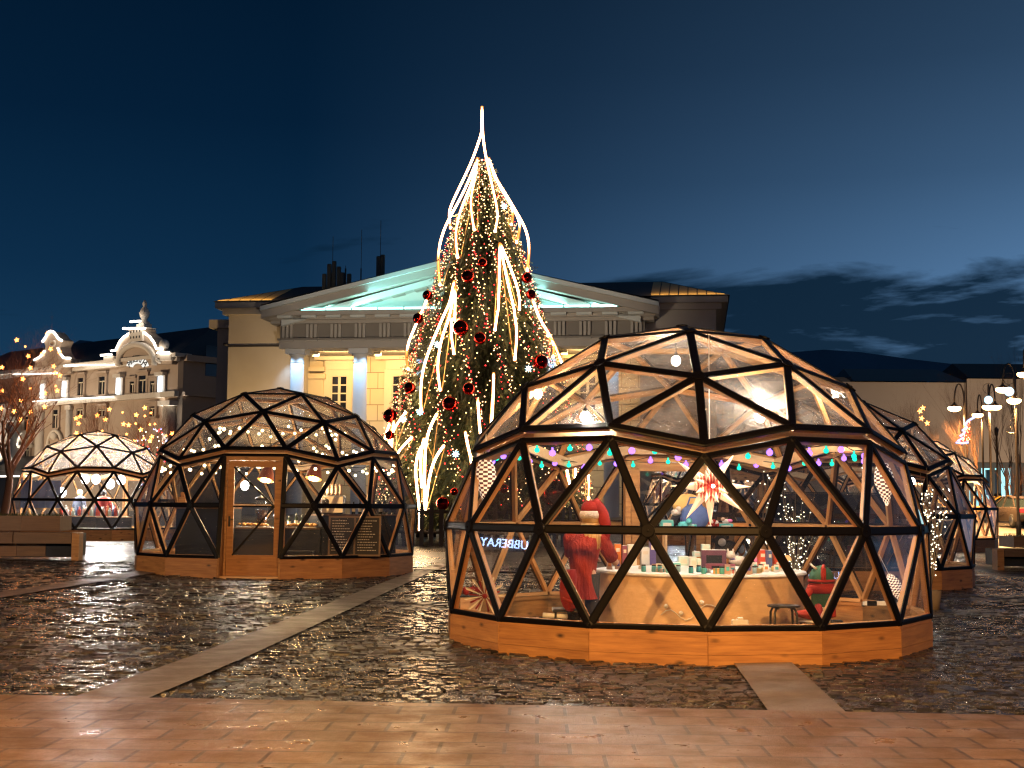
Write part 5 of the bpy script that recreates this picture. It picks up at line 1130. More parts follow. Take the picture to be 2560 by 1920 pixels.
def plush(name,label,px,py,parts,z=tz+.002,Yv=None,mats=None):
    q=PZ(px,py,z) if Yv is None else V((P(px,py,Yv).x,Yv,z)); th=thing(name,label,'plush toy',q,0,'plush toys'); k=q.y/F
    for nm,c,r,sq,m_ in parts:
        s=MB(); s.ball((c[0]*k,c[1]*k,c[2]*k),r*k,12,9,sq=sq); s.obj(nm,MT[m_],th)
    return th
plush('plush_dog','black and white plush dog behind the large plum game box',1810,1394,[('body',(8,10,24),24,(1.25,.9,.8),'plushblack'),('head',(-8,4,40),16,(1,1,1),'plushblack'),('muzzle',(-6,-9,38),10,(1,.8,1),'fur'),('ear',(-24,4,42),8,(1.3,.7,.7),'plushblack'),('ear',(8,4,52),7,(.8,.7,1.2),'plushblack'),('paw',(24,-4,8),10,(1.3,1,.8),'fur'),('paw',(-14,-2,8),9,(1,1,.8),'fur')])
plush('plush_fox','orange plush fox sitting behind the white plush cat',1850,1392,[('body',(0,10,20),17,(.9,.9,1.2),'plushorange'),('head',(0,4,44),13,(1.1,1,.9),'plushorange'),('muzzle',(4,-8,40),6,(1,1,.8),'fur'),('ear',(-9,5,56),5,(.7,.5,1.3),'plushorange'),('ear',(9,5,56),5,(.7,.5,1.3),'plushorange'),('chest',(3,-5,20),9,(.8,.7,1.3),'fur')])
plush('plush_cat','white plush cat lying in front of the orange fox',1845,1414,[('body',(0,6,12),16,(1.4,.9,.8),'fur'),('head',(-18,0,26),11,(1.1,1,.95),'fur'),('ear',(-25,0,37),4,(.7,.5,1.2),'fur'),('ear',(-12,0,37),4,(.7,.5,1.2),'fur'),('tail',(24,4,6),6,(1.8,.7,.7),'plushorange'),('collar',(-12,0,16),8,(1.1,1,.3),'violet')])
q=PZ(1895,1412,tz+.002); s=MB(); s.ball((0,0,.045),.045,14,10); s.ball((0,-.02,.045),.03,8,6,mi=1); o=s.obj('toy_ball',[MT['pink'],MT['violet']],None,loc=q); tag(o,'pink and violet ball beside the red books','toy ball')
q=PZ(1968,1414,tz+.002); th=thing('mushroom_lamp','orange mushroom shaped lamp at the right end of the counter','lamp',q); s=MB(); s.lathe((0,0,0),[(.03,0),(.022,.02),(.02,.07)],10); s.obj('stem',MT['white'],th); s=MB(); s.lathe((0,0,.06),[(.01,.0),(.055,.0),(.052,.03),(.03,.06),(.005,.07)],14); s.obj('cap',emis('mushroom_glow',(1.,.42,.14),1.6),th)
# paper star lantern
q=P(1774,1216,15.3); th=thing('star_lantern','paper star lantern with cream points and a red heart hanging in the big dome','star lantern',q)
m,t=newmat('paper_star'); tcn=t.n('ShaderNodeTexCoord').outputs['Object']; ln=t.n('ShaderNodeVectorMath',operation='LENGTH'); t.l(tcn,ln.inputs[0])
at=t.n('ShaderNodeTexWave'); at.inputs['Scale'].default_value=9; at.inputs['Distortion'].default_value=3; t.l(tcn,at.inputs['Vector'])
col=t.ramp(t.math('ADD',ln.outputs['Value'],t.math('MULTIPLY',at.outputs['Fac'],.05)),[(.13,(.35,.008,.006)),(.17,(.55,.10,.04)),(.20,(.95,.70,.45))]); pr=prin(t,col,.7); t.l(col,pr.inputs['Emission Color']); pr.inputs['Emission Strength'].default_value=.62; t.l(pr.outputs[0],t.out.inputs[0]); m.cycles.emission_sampling='NONE'; M_PS=m
def spike(d,L,r,n=6):
    d=V(d).normalized(); s=MB(); u_=d.orthogonal().normalized(); w_=d.cross(u_); b0_=d*.075
    vs=[b0_+(u_*math.cos(2*PI*j/n)+w_*math.sin(2*PI*j/n))*r for j in range(n)]+[d*L]
    s.add(vs,[(j,(j+1)%n,n) for j in range(n)]+[tuple(range(n-1,-1,-1))]); s.obj('point',M_PS,th)
for k in range(8): a=R(90+45*k+ (8 if k%2 else 0)); spike((math.cos(a),-.12,math.sin(a)),.46 if k!=0 else .36,.066)
for k in range(8): a=R(67+45*k); spike((math.cos(a)*.72,-.68,math.sin(a)*.72),.27,.055)
for k in range(6): a=R(60*k); spike((math.cos(a)*.7,.72,math.sin(a)*.7),.30,.055)
s=MB(); s.ball((0,0,0),.10,10,8); s.obj('core',M_PS,th); s=MB(); s.ball((0,-.27,0),.02,8,6); s.obj('bulb',emis('star_bulb',(1.,.95,.85),18.),th)
s=MB(); s.tube([(0,0,.1),(0,0,2.45+.9-q.z+.2)],.005,4); s.obj('cord',MT['white'],th)
# checkered cone lanterns
m,t=newmat('pierced_paper'); tcn=t.n('ShaderNodeTexCoord').outputs['Generated']; vv=t.mapping(tcn,(7,7,15)); ck=t.n('ShaderNodeTexChecker'); ck.inputs['Scale'].default_value=1.; sx=t.n('ShaderNodeSeparateXYZ'); t.l(tcn,sx.inputs[0])
an=t.math('ARCTAN2',t.math('SUBTRACT',sx.outputs[1],.5),t.math('SUBTRACT',sx.outputs[0],.5)); cb=t.n('ShaderNodeCombineXYZ'); t.l(t.math('MULTIPLY',an,14/(2*PI)),cb.inputs[0]); t.l(t.math('MULTIPLY',sx.outputs[2],22.),cb.inputs[1]); cb.inputs[2].default_value=.5; t.l(cb.outputs[0],ck.inputs['Vector']); ck.inputs['Color1'].default_value=(.95,.80,.62,1); ck.inputs['Color2'].default_value=(.10,.03,.02,1)
pr=prin(t,ck.outputs[0],.7); t.l(ck.outputs[0],pr.inputs['Emission Color']); pr.inputs['Emission Strength'].default_value=.75; t.l(pr.outputs[0],t.out.inputs[0]); m.cycles.emission_sampling='NONE'; M_PAPER=m
for px,y0_,y1_,Yv,tilt,lab in ((1214,1138,1262,16.0,.0,'checkered paper cone lantern hanging at the left side of the big dome'),(2211,1150,1264,16.3,-.10,'checkered paper cone lantern hanging at the right side of the big dome'),(2240,1432,1512,15.9,-.45,'checkered paper lantern lying low at the right side of the big dome')):
    q=P(px,(y0_+y1_)/2,Yv); hh=(y1_-y0_)*Yv/F; th=thing('paper_lantern',lab,'paper lantern',q,0,'checkered paper lanterns'); th.rotation_euler=(0,tilt,0)
    s=MB(); rr=hh*.22; s.lathe((0,0,0),[(.012,-hh/2),(rr*.45,-hh*.32),(rr,hh*.02),(rr*.92,hh*.2),(rr*.55,hh*.42),(.015,hh/2)],14); s.obj('shade',M_PAPER,th)
    s=MB(); s.tube([(0,0,hh/2),(0,0,hh/2+.25)],.004,4); s.obj('cord',MT['white'],th)
    lamp('POINT',(0,-.0,-hh/2-.03),1.2,(1.,.75,.5),th,radius=.03)
# shelf of toys at the back
SY=18.35; sh=thing('display_shelf','slim display shelf of toys before the back door of the big dome','shelf',(2.75,SY,FZ)); zs_=1.31
s=MB(); s.bb(-.72,.75,-.16,.2,zs_-FZ-.03,zs_-FZ); s.bb(-.72,.75,-.15,.2,.5,.525); s.obj('board',MT['ply'],sh)
for x in (-.70,.73):
    for y in (-.14,.18): s=MB(); s.bb(x-.015,x+.015,y-.015,y+.015,0,zs_-FZ-.031); s.obj('leg',MT['ply'],sh)
BS=dict(name='carton_box',cat='box',group='boxes on the back shelf of the big dome',z=zs_+.002,Yv=SY-.12)
bookat(1652,1684,1294,1316,MT['teal'],'teal box at the left of the back shelf',**BS); bookat(1706,1742,1304,1316,MT['cyan'],'flat cyan box under the blue cushion',**BS); bookat(1797,1833,1303,1317,MT['teal'],'teal tub at the right of the back shelf',**BS)
plush('plush_dinosaur','cyan plush dinosaur on the left of the back shelf',1708,1318,[('body',(0,0,10),11,(1.2,.9,.9),'cyan'),('head',(14,-4,20),8,(1,1,1),'cyan'),('tail',(-14,2,5),6,(1.6,.6,.6),'cyan'),('horn',(-4,-2,24),4,(.6,.6,1.4),'violet')],z=zs_+.002,Yv=SY-.14)
plush('plush_seal','white plush seal perched at the left end of the back shelf',1690,1300,[('body',(0,0,10),11,(1.2,1,.8),'fur'),('head',(6,-4,18),7,(1,1,1),'fur')],z=zs_+.17,Yv=SY+.02)
q=V((P(1738,1316,SY).x,SY+.06,zs_+.002)); th=thing('blue_bag','blue cloth bag standing in the middle of the back shelf','bag',q); s=MB(); s.ball((0,0,.16),.19,14,10,sq=(1.05,.6,.95)); s.obj('pouch',MT['blue'],th); s=MB(); s.tube([(-.1,0,.30),(-.06,-.02,.42),(.06,-.02,.42),(.1,0,.30)],.012,5); s.obj('handle',MT['blue'],th)
q=V((P(1722,1270,SY).x,SY+.1,zs_+.20)); th=thing('yellow_cushion','yellow cushion leaning above the blue bag on the back shelf','cushion',q); s=MB(); s.ball((0,.05,.13),.17,12,9,sq=(1.2,.4,.85)); s.obj('cover',MT['yellow'],th); s=MB(); s.tube([(-.2,.05,.13),(0,.05,.275),(.2,.05,.13),(0,.05,-.012),(-.2,.05,.13)],.007,4); s.obj('piping',MT['orange'],th)
q=V((P(1780,1316,SY).x,SY-.13,zs_+.002)); th=thing('red_flower','red and white paper flower on the back shelf under the star lantern','flower',q); s=MB()
for k in range(9): a=2*PI*k/9; s.ball((.05*math.cos(a),-.02,.06+.05*math.sin(a)),.028,8,6,mi=k%2)
s.ball((0,-.035,.06),.025,8,6,mi=0); s.obj('petals' if False else 'bloom',[MT['red'],MT['fur']],th); s=MB(); s.tube([(0,0,0),(0,0,.05)],.01,5); s.obj('stem',MT['green'],th)
plush('plush_pony','pink and white plush pony lying on the teal tub',1816,1302,[('body',(0,0,6),8,(1.3,.9,.8),'fur'),('head',(-9,-3,12),5,(1.1,1,.9),'kraft'),('mane',(8,-3,8),6,(1.2,.8,.8),'pink')],z=zs_+.075,Yv=SY-.1)
# stools
def stool(label,q,hh,m_,rr=.165):
    th=thing('round_stool',label,'stool',q,0,'round stools in the big dome'); s=MB(); s.lathe((0,0,hh),[(.01,-.022),(rr,-.022),(rr+.008,-.010),(rr,0),(.01,.003)],24); s.obj('seat',m_,th)
    for k in range(4):
        a=R(45+90*k); c=V((math.cos(a),math.sin(a),0)); s=MB(); s.tube([c*.09+V((0,0,hh-.03)),c*(rr*.82)+V((0,0,hh-.035)),c*(rr*.98)+V((0,0,hh-.08)),c*(rr*1.05)],.013,7); s.obj('leg',MT['blackmetal'],th)
    return th
q=P(1959,1512,14.38); stool('black metal stool with an empty seat before the round counter',(q.x,14.38,FZ),q.z-FZ,MT['blackmetal'])
q=P(2040,1550,14.75); zc_=q.z; th=stool('second stool, under the red cushion and the elf doll',(q.x,14.8,FZ),zc_-FZ,MT['white'],.2)
cu_x=q.x
th=thing('seat_cushion','long red cushion on the stool under the elf doll','cushion',(q.x,14.8,zc_+.002)); s=MB(); s.ball((0,0,.055),.06,16,10,sq=(3.7,3.2,.92)); s.obj('cover',MT['red'],th); s=MB(); s.tube([(.20*math.cos(a),.17*math.sin(a),.055) for a in [i*PI/10 for i in range(21)]],.012,5); s.obj('piping',MT['redcoat'],th)
k=14.8/F; th=thing('elf_doll','cloth elf doll in a green and red hat sitting on the red cushion','doll',(cu_x+.08,14.83,zc_+.108))
s=MB(); s.lathe((0,0,0),[(.10,0),(.115,.03),(.11,.16),(.125,.22)],16,sy=.8); s.obj('body',MT['green'],th)
s=MB(); s.lathe((0,0,-.004),[(.09,0),(.118,.004),(.12,.03),(.10,.035)],16,sy=.8); s.obj('hem',MT['fur'],th)
s=MB(); s.lathe((0,0,.17),[(.118,0),(.15,.02),(.155,.07),(.13,.11)],16,sy=.85); s.tube([(-.12,-.05,.22),(-.17,-.03,.15),(-.18,-.02,.08)],[.045,.04,.03],8); s.obj('scarf',MT['red'],th)
s=MB(); s.ball((-.01,0,.30),.105,14,10); s.ball((-.02,-.10,.29),.018,6,5); s.obj('head',MT['skin'],th)
s=MB(); s.lathe((0,0,.28),[(.13,0),(.14,.03),(.13,.09),(.10,.14),(.05,.18),(.01,.19)],16,sy=.9); s.obj('hat',MT['green'],th)
s=MB(); s.lathe((0,0,.29),[(.142,0),(.148,.012),(.144,.03)],16,sy=.92); s.bb(-.02,.02,-.135,-.06,.30,.44); s.tube([(.02,-.03,.46),(.0,-.08,.44),(-.01,-.12,.38),(-.01,-.13,.32)],.022,6); s.obj('hat_band',MT['red'],th)
s=MB(); s.tube([(-.06,-.06,.43),(-.10,-.04,.46),(-.13,-.03,.49)],.012,6); s.obj('feather',MT['fur'],th)
for sg in (-1,1): s=MB(); s.tube([(sg*.05,-.06,.03),(sg*.07,-.2,.03),(sg*.07,-.24,-.06)],[.04,.035,.03],8); s.obj('leg',MT['red'],th)
s=MB(); s.ball((-.16,-.05,.055),.035,8,6); s.obj('hand',MT['fur'],th)
# small things on the sills
q=P(1853,1567,14.05); th=thing('socket_box','white socket box on the front sill of the big dome','socket box',(q.x,14.12,q.z)); s=MB(); s.bev((0,0,.035),(.17,.06,.06),.008); s.obj('case',MT['white'],th); s=MB(); s.bev((0,0,.078),(.06,.05,.024),.006); s.obj('plug',MT['white'],th)
q=P(2192,1512,17.3); th=thing('power_strip','white power strip with a black plug on the right inner ledge of the big dome','power strip',(q.x,q.y,q.z)); s=MB(); s.bev((0,0,.02),(.34,.07,.05),.01); s.obj('case',MT['white'],th); s=MB(); s.bev((-.07,-.04,.02),(.12,.03,.06),.008); s.obj('plug',MT['black'],th)
q=P(2092,1562,14.6); th=thing('black_adapter','small black adapter box lying behind the front right sill','adapter',(q.x,q.y,q.z)); s=MB(); s.bev((0,0,.025),(.12,.08,.05),.01); s.obj('case',MT['blackmetal'],th); s=MB(); s.tube([(.06,0,.02),(.12,.03,.01),(.2,.05,.02)],.006,5); s.obj('cable',MT['black'],th)
q=P(1172,1528,15.9); th=thing('gift_box','pinkish white box with a red bow low at the left of the big dome','gift box',(q.x,q.y,q.z)); s=MB(); s.bev((0,.1,.08),(.20,.2,.155),.008); s.obj('carton',MT['kraft'],th); s=MB(); s.bev((0,.1,.166),(.21,.21,.02),.006); s.obj('lid',MT['navy'],th)
s=MB(); rn=random.Random(4)
for i in range(14): s.ball((rn.uniform(-.06,.12),.06+rn.uniform(-.05,.05),.20+rn.uniform(0,.05)),rn.uniform(.02,.035),7,5)
s.obj('bow',MT['redcoat'],th)
q=P(1212,1490,15.75); th=thing('fan_star','red and cream folded paper star standing by the gift box at the left','paper star',(q.x,q.y,q.z)); s=MB()
for i in range(22):
    a=R(-75+ i*15.5); L=.22 if i%2 else .17; s.add([(0,0,0),(L*math.cos(a-.07),-.02,L*math.sin(a-.07)),(L*1.1*math.cos(a),.0,L*1.1*math.sin(a)),(L*math.cos(a+.07),-.02,L*math.sin(a+.07)),(0,.02,0)],[(0,1,2),(0,2,3),(4,2,1),(4,3,2)],i%2)
s.obj('fan',[MT['redcoat'],MT['cream']],th); s=MB(); s.ball((0,-.02,0),.03,8,6); s.obj('button',MT['redcoat'],th)
q=P(1385,1545,14.9); th=thing('paper_roll','white paper roll lying behind the front left sill','paper roll',(q.x,q.y,q.z)); s=MB(); s.tube([(-.12,0,.03),(.14,-.03,.02)],.028,10); s.obj('sheet',MT['white'],th); s=MB(); s.tube([(.139,-.03,.02),(.145,-.03,.02)],.022,10); s.obj('end',MT['cream'],th)
# ---- the person at the counter, seen from behind
PY=15.25
def pp(px,py,dy=0): return P(px,py,PY+dy)
o0=V((P(1458,1300,PY).x,PY,FZ)); per=thing('person','person in a red tunic and red hat with white brim leaning on the counter','person',o0)
L_=lambda px,py,dy=0: pp(px,py,dy)-o0
sho_l,sho_r=L_(1427,1345),L_(1502,1347,.02); nk=L_(1473,1325,.03); hd=L_(1478,1296,.06); pel=V((.0,-.02,.86)); ch=L_(1466,1350,.02)
elb=L_(1541,1412,.28); wr=L_(1516,1350,.27); hn=L_(1508,1334,.26); elbl=L_(1428,1400,.22); wrl=L_(1466,1398,.45)
bv=[pel,V((.0,-.01,1.08)),ch,nk,hd,L_(1478,1281,.06), V((-.09,-.02,.80)),V((-.10,-.0,.45)),V((-.10,-.02,.08)),V((-.10,.09,.03)), V((.09,-.02,.80)),V((.10,.03,.45)),V((.11,-.04,.08)),V((.12,.07,.03)),
 sho_r,elb,wr,hn, sho_l,elbl,wrl,wrl+V((.07,.03,.01))]
be=[(0,1),(1,2),(2,3),(3,4),(4,5),(0,6),(6,7),(7,8),(8,9),(0,10),(10,11),(11,12),(12,13),(2,14),(14,15),(15,16),(16,17),(2,18),(18,19),(19,20),(20,21)]
brr=[.095,.085,.095,.05,.09,.075,.085,.062,.042,.035,.085,.062,.042,.035,.045,.042,.028,.03,.045,.042,.028,.03]
me=bpy.data.meshes.new('body'); me.from_pydata([tuple(v) for v in bv],be,[]); me.materials.append(MT['skin']); bo=bpy.data.objects.new('body',me); COL.objects.link(bo); bo.parent=per
bo.modifiers.new('skin','SKIN')
for i,v in enumerate(me.skin_vertices[0].data): v.radius=(brr[i],brr[i]); v.use_root=(i==0)
bo.modifiers.new('sub','SUBSURF').render_levels=2
def hand(base,d,up_):     # palm with four fingers and a thumb
    d=V(d).normalized(); up_=V(up_); sd=d.cross(up_).normalized(); up_=sd.cross(d).normalized(); s=MB()
    s.ball(base+d*.035,.036,10,7,sq=(1,1,1)); 
    for k in range(4):
        b_=base+d*.055+sd*(k-1.5)*.019; Lf=(.062,.072,.068,.052)[k]; s.tube([b_,b_+d*Lf*.5+up_*.006,b_+d*Lf*.8-up_*.010,b_+d*Lf*.95-up_*.028],[.0095,.009,.008,.0055],7)
    b_=base+d*.02-sd*.03; s.tube([b_,b_-sd*.025+d*.02,b_-sd*.022+d*.05],[.011,.0095,.006],7); return s
hand(hn,(-.25,.1,.95),(-1,0,-.2)).obj('hand',MT['skin'],per); hand(wrl+V((.05,.02,0)),(.95,.3,0),(0,0,1)).obj('hand',MT['skin'],per)
# tunic: rings following the back from shoulders to hem
def ringmesh(rings,n=20,wob=0,seed=1):
    rn=random.Random(seed); ph=[rn.random()*6 for _ in range(4)]; s=MB(); vs=[]
    for i,(c,rx,ry) in enumerate(rings):
        for j in range(n):
            a=2*PI*j/n; k=1+wob*(.25+.75*i/len(rings))*(math.sin(a*5+ph[0])+.6*math.sin(a*8+ph[1]))
            vs.append(V((c[0]+rx*k*math.cos(a),c[1]+ry*k*math.sin(a),c[2])))
    m_=len(rings); s.add(vs,[(i*n+j,i*n+(j+1)%n,(i+1)*n+(j+1)%n,(i+1)*n+j) for i in range(m_-1) for j in range(n)],0,True); return s
def cx(pxl,pxr,py,ry,dy=0): a=L_(pxl,py,dy); b_=L_(pxr,py,dy); return (((a.x+b_.x)/2,dy,a.z),(b_.x-a.x)/2,ry)
s=ringmesh([cx(1462,1484,1326,.055,.03),cx(1440,1496,1334,.09,.02),cx(1421,1506,1346,.125,.01),cx(1416,1505,1362,.14),cx(1419,1497,1385,.145),cx(1424,1491,1410,.14),cx(1427,1489,1432,.14),cx(1424,1491,1455,.15),cx(1420,1494,1478,.165),cx(1418,1497,1496,.175)],30,.11)
for a_,e_ in ((sho_r,elb),(sho_l,elbl)): s.tube([a_+V((0,0,.012))-(e_-a_)*.12,a_+V((0,0,.01)),a_.lerp(e_,.35),a_.lerp(e_,.74)],[.05,.088,.082,.074],12)
s.obj('tunic',MT['tunic'],per)
s=MB()
for sg in (-1,1): s.tube([V((sg*.09,-.02,.84)),V((sg*.10,.01,.45)),V((sg*.105,-.03,.10))],[.10,.078,.06],10)
s.obj('trousers',MT['trouser'],per); s=MB()
for sg in (-1,1): s.ball(V((sg*.108,.02,.045)),.05,10,7,sq=(.9,2.2,.9))
s.obj('shoes' if False else 'footwear',MT['black'],per)
s=MB(); s.ball(hd+V((0,-.01,-.01)),.106,14,10,sq=(1,1.1,1.12)); rn=random.Random(8)
for i in range(26):
    a=-PI*.98+PI*.96*i/25; b_=hd+V((.095*math.cos(a),.095*math.sin(a),-.05)); e_=b_+V((rn.uniform(-.04,.04)-.02*math.cos(a),-.06,-.22-rn.random()*.12)); s.tube([b_,b_.lerp(e_,.5)+V((0,-.02,0)),e_],[.022,.02,.006],5)
s.obj('hair',MT['hair'],per)
hb=hd+V((0,0,.03)); s=MB(); s.lathe(hb,[(.108,-.035),(.128,-.02),(.132,.015),(.122,.05),(.108,.055)],18,sy=1.08); s.obj('hat_brim',MT['fur'],per)
hr_=L_(1515,1336,.02); s=MB(); tp=L_(1487,1268,.05); s.lathe(hb+V((0,0,.045)),[(.118,0),(.112,.05),(.09,.095),(.05,.125),(.01,.13)],16,sy=1.05)
s.tube([hb+V((.02,0,.15)),tp+V((.03,-.01,.0)),L_(1506,1285,.0),L_(1514,1312,-.02),hr_,L_(1516,1352,.0)],[.075,.078,.07,.062,.05,.03],12); s.obj('hat',MT['redcoat'],per)
# red coat hung over a chair beside the person
q=P(1425,1480,14.95); th=thing('stool','black stool standing just left of the person, under the red coat','stool',(q.x,15.0,FZ))
for x,y in ((-.17,-.16),(.17,-.16),(-.17,.16),(.17,.16)): s=MB(); s.tube([(x,y,0),(x*.92,y*.9,.46)],.014,6); s.obj('leg',MT['blackmetal'],th)
s=MB(); s.bev((0,0,.46),(.38,.36,.03),.01); s.obj('seat',MT['blackmetal'],th)
Q=lambda px,py,dy=0: P(px,py,14.85+dy)
rg=[]
for (l,r_,py) in ((1418,1440,1424),(1403,1442,1440),(1399,1441,1462),(1399,1442,1485),(1402,1443,1503),(1408,1440,1517),(1416,1432,1527)):
    a=Q(l,py); b_=Q(r_,py); rg.append((((a.x+b_.x)/2,14.85,a.z),(b_.x-a.x)/2,.09))
s=ringmesh(rg,18,.07,5); 
c0=V((rg[0][0][0],14.85,rg[0][0][2])); s.v=[tuple(V(v)-c0) for v in s.v]; s.f.append(tuple(range(17,-1,-1))); s.m.append(0); s.sm.append(True); s.f.append(tuple(range(6*18,7*18))); s.m.append(0); s.sm.append(True)
th=thing('hung_coat','dark red coat bundled on the stool left of the person','coat',c0); s.obj('cloth',MT['redcoat'],th); s=MB(); s.tube([V((-.1,-.085,-.30)),V((0,-.105,-.34)),V((.09,-.09,-.30))],.018,6); s.obj('hem_fold',MT['red'],th)
# ---- lit bead twigs standing outside between the domes
M_BEAD=emis('bead_light',(1.,.86,.62),5.); M_TWIG=mat('pale_twig',(.25,.18,.10),.8)
for px,Yv,top,w_,n,sd,lab in ((1905,21.8,1175,.16,60,1,'narrow bunch of lit bead twigs seen through the middle right of the big dome'),(1985,21.8,1162,.30,150,2,'wide bunch of lit bead twigs seen through the right half of the big dome'),(2322,21.4,1163,.24,150,3,'bunch of lit bead twigs right of the big dome in front of the dark dome')):
    q=P(px,1262,Yv); gz=g(q.x,Yv); zt=P(px,top,Yv).z-gz; rn=random.Random(sd); th=thing('bead_twig_bunch',lab,'light twigs',(q.x,Yv,gz),0,'bunches of lit bead twigs')
    s=MB(); s2=MB()
    for k in range(14):
        a=rn.random()*2*PI; r=w_*rn.random()**.5; tip=V((r*math.cos(a)*1.4,r*math.sin(a),zt*rn.uniform(.62,1.02))); mid=V((r*.5*math.cos(a),r*.5*math.sin(a),tip.z*.5)); s.tube([V((0,0,.3)),mid,tip],[.012,.008,.003],4)
        for j in range(n//14+1):
            f=rn.uniform(.28,1.); c=V((0,0,.3)).lerp(mid,f*2) if f<.5 else mid.lerp(tip,f*2-1); s2.octa(c+V((rn.gauss(0,.05),rn.gauss(0,.04),rn.gauss(0,.05))),rn.uniform(.009,.015))
    s.lathe((0,0,0),[(.13,0),(.17,.3),(.15,.3),(.14,.28)],12); s.obj('twigs' if False else 'branch',M_TWIG,th); tag(s2.obj('bead',M_BEAD,th),kind='stuff')
# ------------------------------------------------------------------ inside the dome with the front door
D2=V((-4.8944,28.824,.199)); Z2=D2.z+FZ
M_BULBY=emis('amber_bulb_small',(1.,.80,.42),11.)
for si,(rad_,zz,n,lab) in enumerate(((1.25,2.98,30,'upper ring of small warm bulbs under the roof of the small dome'),(1.95,2.55,36,'middle ring of small warm bulbs under the roof of the small dome'),(2.38,2.16,40,'lowest ring of small warm bulbs at the collar of the small dome'))):
    th=thing('string_lights',lab,'string lights',D2,0,'warm bulb strings in the small dome'); pts=[V((rad_*math.cos(2*PI*i/n),rad_*math.sin(2*PI*i/n),zz+.05*math.sin(i*1.9))) for i in range(n)]
    s=MB(); s.tube(pts+[pts[0]],.006,4); s.obj('cable',MT['black'],th)
    for i,p_ in enumerate(pts): s=MB(); s.ball(p_-V((0,0,.07)),.030,8,6); s.obj('bulb',M_BULBY,th)
th=thing('string_lights','dangling swag of small warm bulbs across the middle of the small dome roof','string lights',D2,0,'warm bulb strings in the small dome'); pts=[V((-1.6+3.0*i/17,-.3+.3*math.sin(i*.4),2.95-.75*math.sin(PI*i/17))) for i in range(18)]
s=MB(); s.tube(pts,.006,4); s.obj('cable',MT['black'],th)
for p_ in pts: s=MB(); s.ball(p_-V((0,0,.07)),.030,8,6); s.obj('bulb',M_BULBY,th)
for (px,py,Yv),lab in (((664,1200,27.5),'copper pendant lamp seen through the door glass of the small dome'),((784,1196,27.5),'copper pendant lamp right of the door in the small dome')):
    q=P(px,py,Yv); th=thing('pendant_lamp',lab,'lamp',q,0,'copper pendant lamps'); th.rotation_euler=(R(-16),R(8),0)
    s=MB(); s.lathe((0,0,0),[(.170,-.01),(.165,.0),(.135,.14),(.085,.28),(.05,.38),(.02,.40)],20,cap=False); s.lathe((0,0,0),[(.163,-.008),(.13,.14),(.08,.28)],20,cap=False,mi=1); s.obj('shade',[MT['copper'],MT['gold']],th)
    s=MB(); s.ball((0,0,.10),.05,10,8); s.obj('bulb',emis('warm_bulb',(1.,.70,.34),14.),th); s=MB(); s.tube([(0,0,.4),(-.1,-.2,1.1)],.008,4); s.obj('cord',MT['black'],th)
    lamp('POINT',(0,0,.02),110,(1.,.66,.32),th,radius=.07)
def counter(name,label,pts,hh,m,top,group=None,dep=.55,z0=Z2):
    o_=V((pts[0][0],pts[0][1],z0)); th=thing(name,label,'counter',o_,0,group); s=MB()
    P_=[V((x,y,z0))-o_ for x,y in pts]
    for a_,b_ in zip(P_,P_[1:]):
        d=(b_-a_).normalized(); nrm_=V((-d.y,d.x,0)); vs=[a_,b_,b_+nrm_*dep,a_+nrm_*dep]; vs=vs+[v+V((0,0,hh)) for v in vs]; s.add(vs,[(0,1,5,4),(1,2,6,5),(2,3,7,6),(3,0,4,7),(4,5,6,7)])
    s.obj('skirt',m,th); s=MB()
    for i,(a_,b_) in enumerate(zip(P_,P_[1:])):
        d=(b_-a_).normalized(); nrm_=V((-d.y,d.x,0)); k=hh+.002+i*.003; vs=[a_-nrm_*.03,b_-nrm_*.03,b_+nrm_*(dep+.02),a_+nrm_*(dep+.02)]; vs=[v+V((0,0,k)) for v in vs]+[v+V((0,0,k+.03)) for v in vs]; s.add(vs,[(3,2,1,0),(4,5,6,7),(0,1,5,4),(1,2,6,5),(2,3,7,6),(3,0,4,7)])
    s.obj('counter_top',top,th); return th
X2=lambda px,Yv: P(px,1300,Yv).x
hC=P(700,1323,27.2).z-Z2
counter('food_counter','dark draped counter behind the door of the small dome',[(X2(588,27.1),27.1),(X2(800,27.1),27.1)],hC,MT['navy'],MT['oldwood'])
hL=P(500,1272,27.6).z-Z2
counter('side_counter','taller dark draped counter at the left of the small dome',[(X2(440,28.2),28.2),(X2(548,27.3),27.3)],hL,MT['navy'],MT['oldwood'])
counter('drinks_counter','dark counter behind the chalkboard at the right of the small dome',[(X2(806,27.25),27.25),(X2(990,28.3),28.3)],P(870,1290,27.4).z-Z2,MT['navy'],MT['oldwood'])
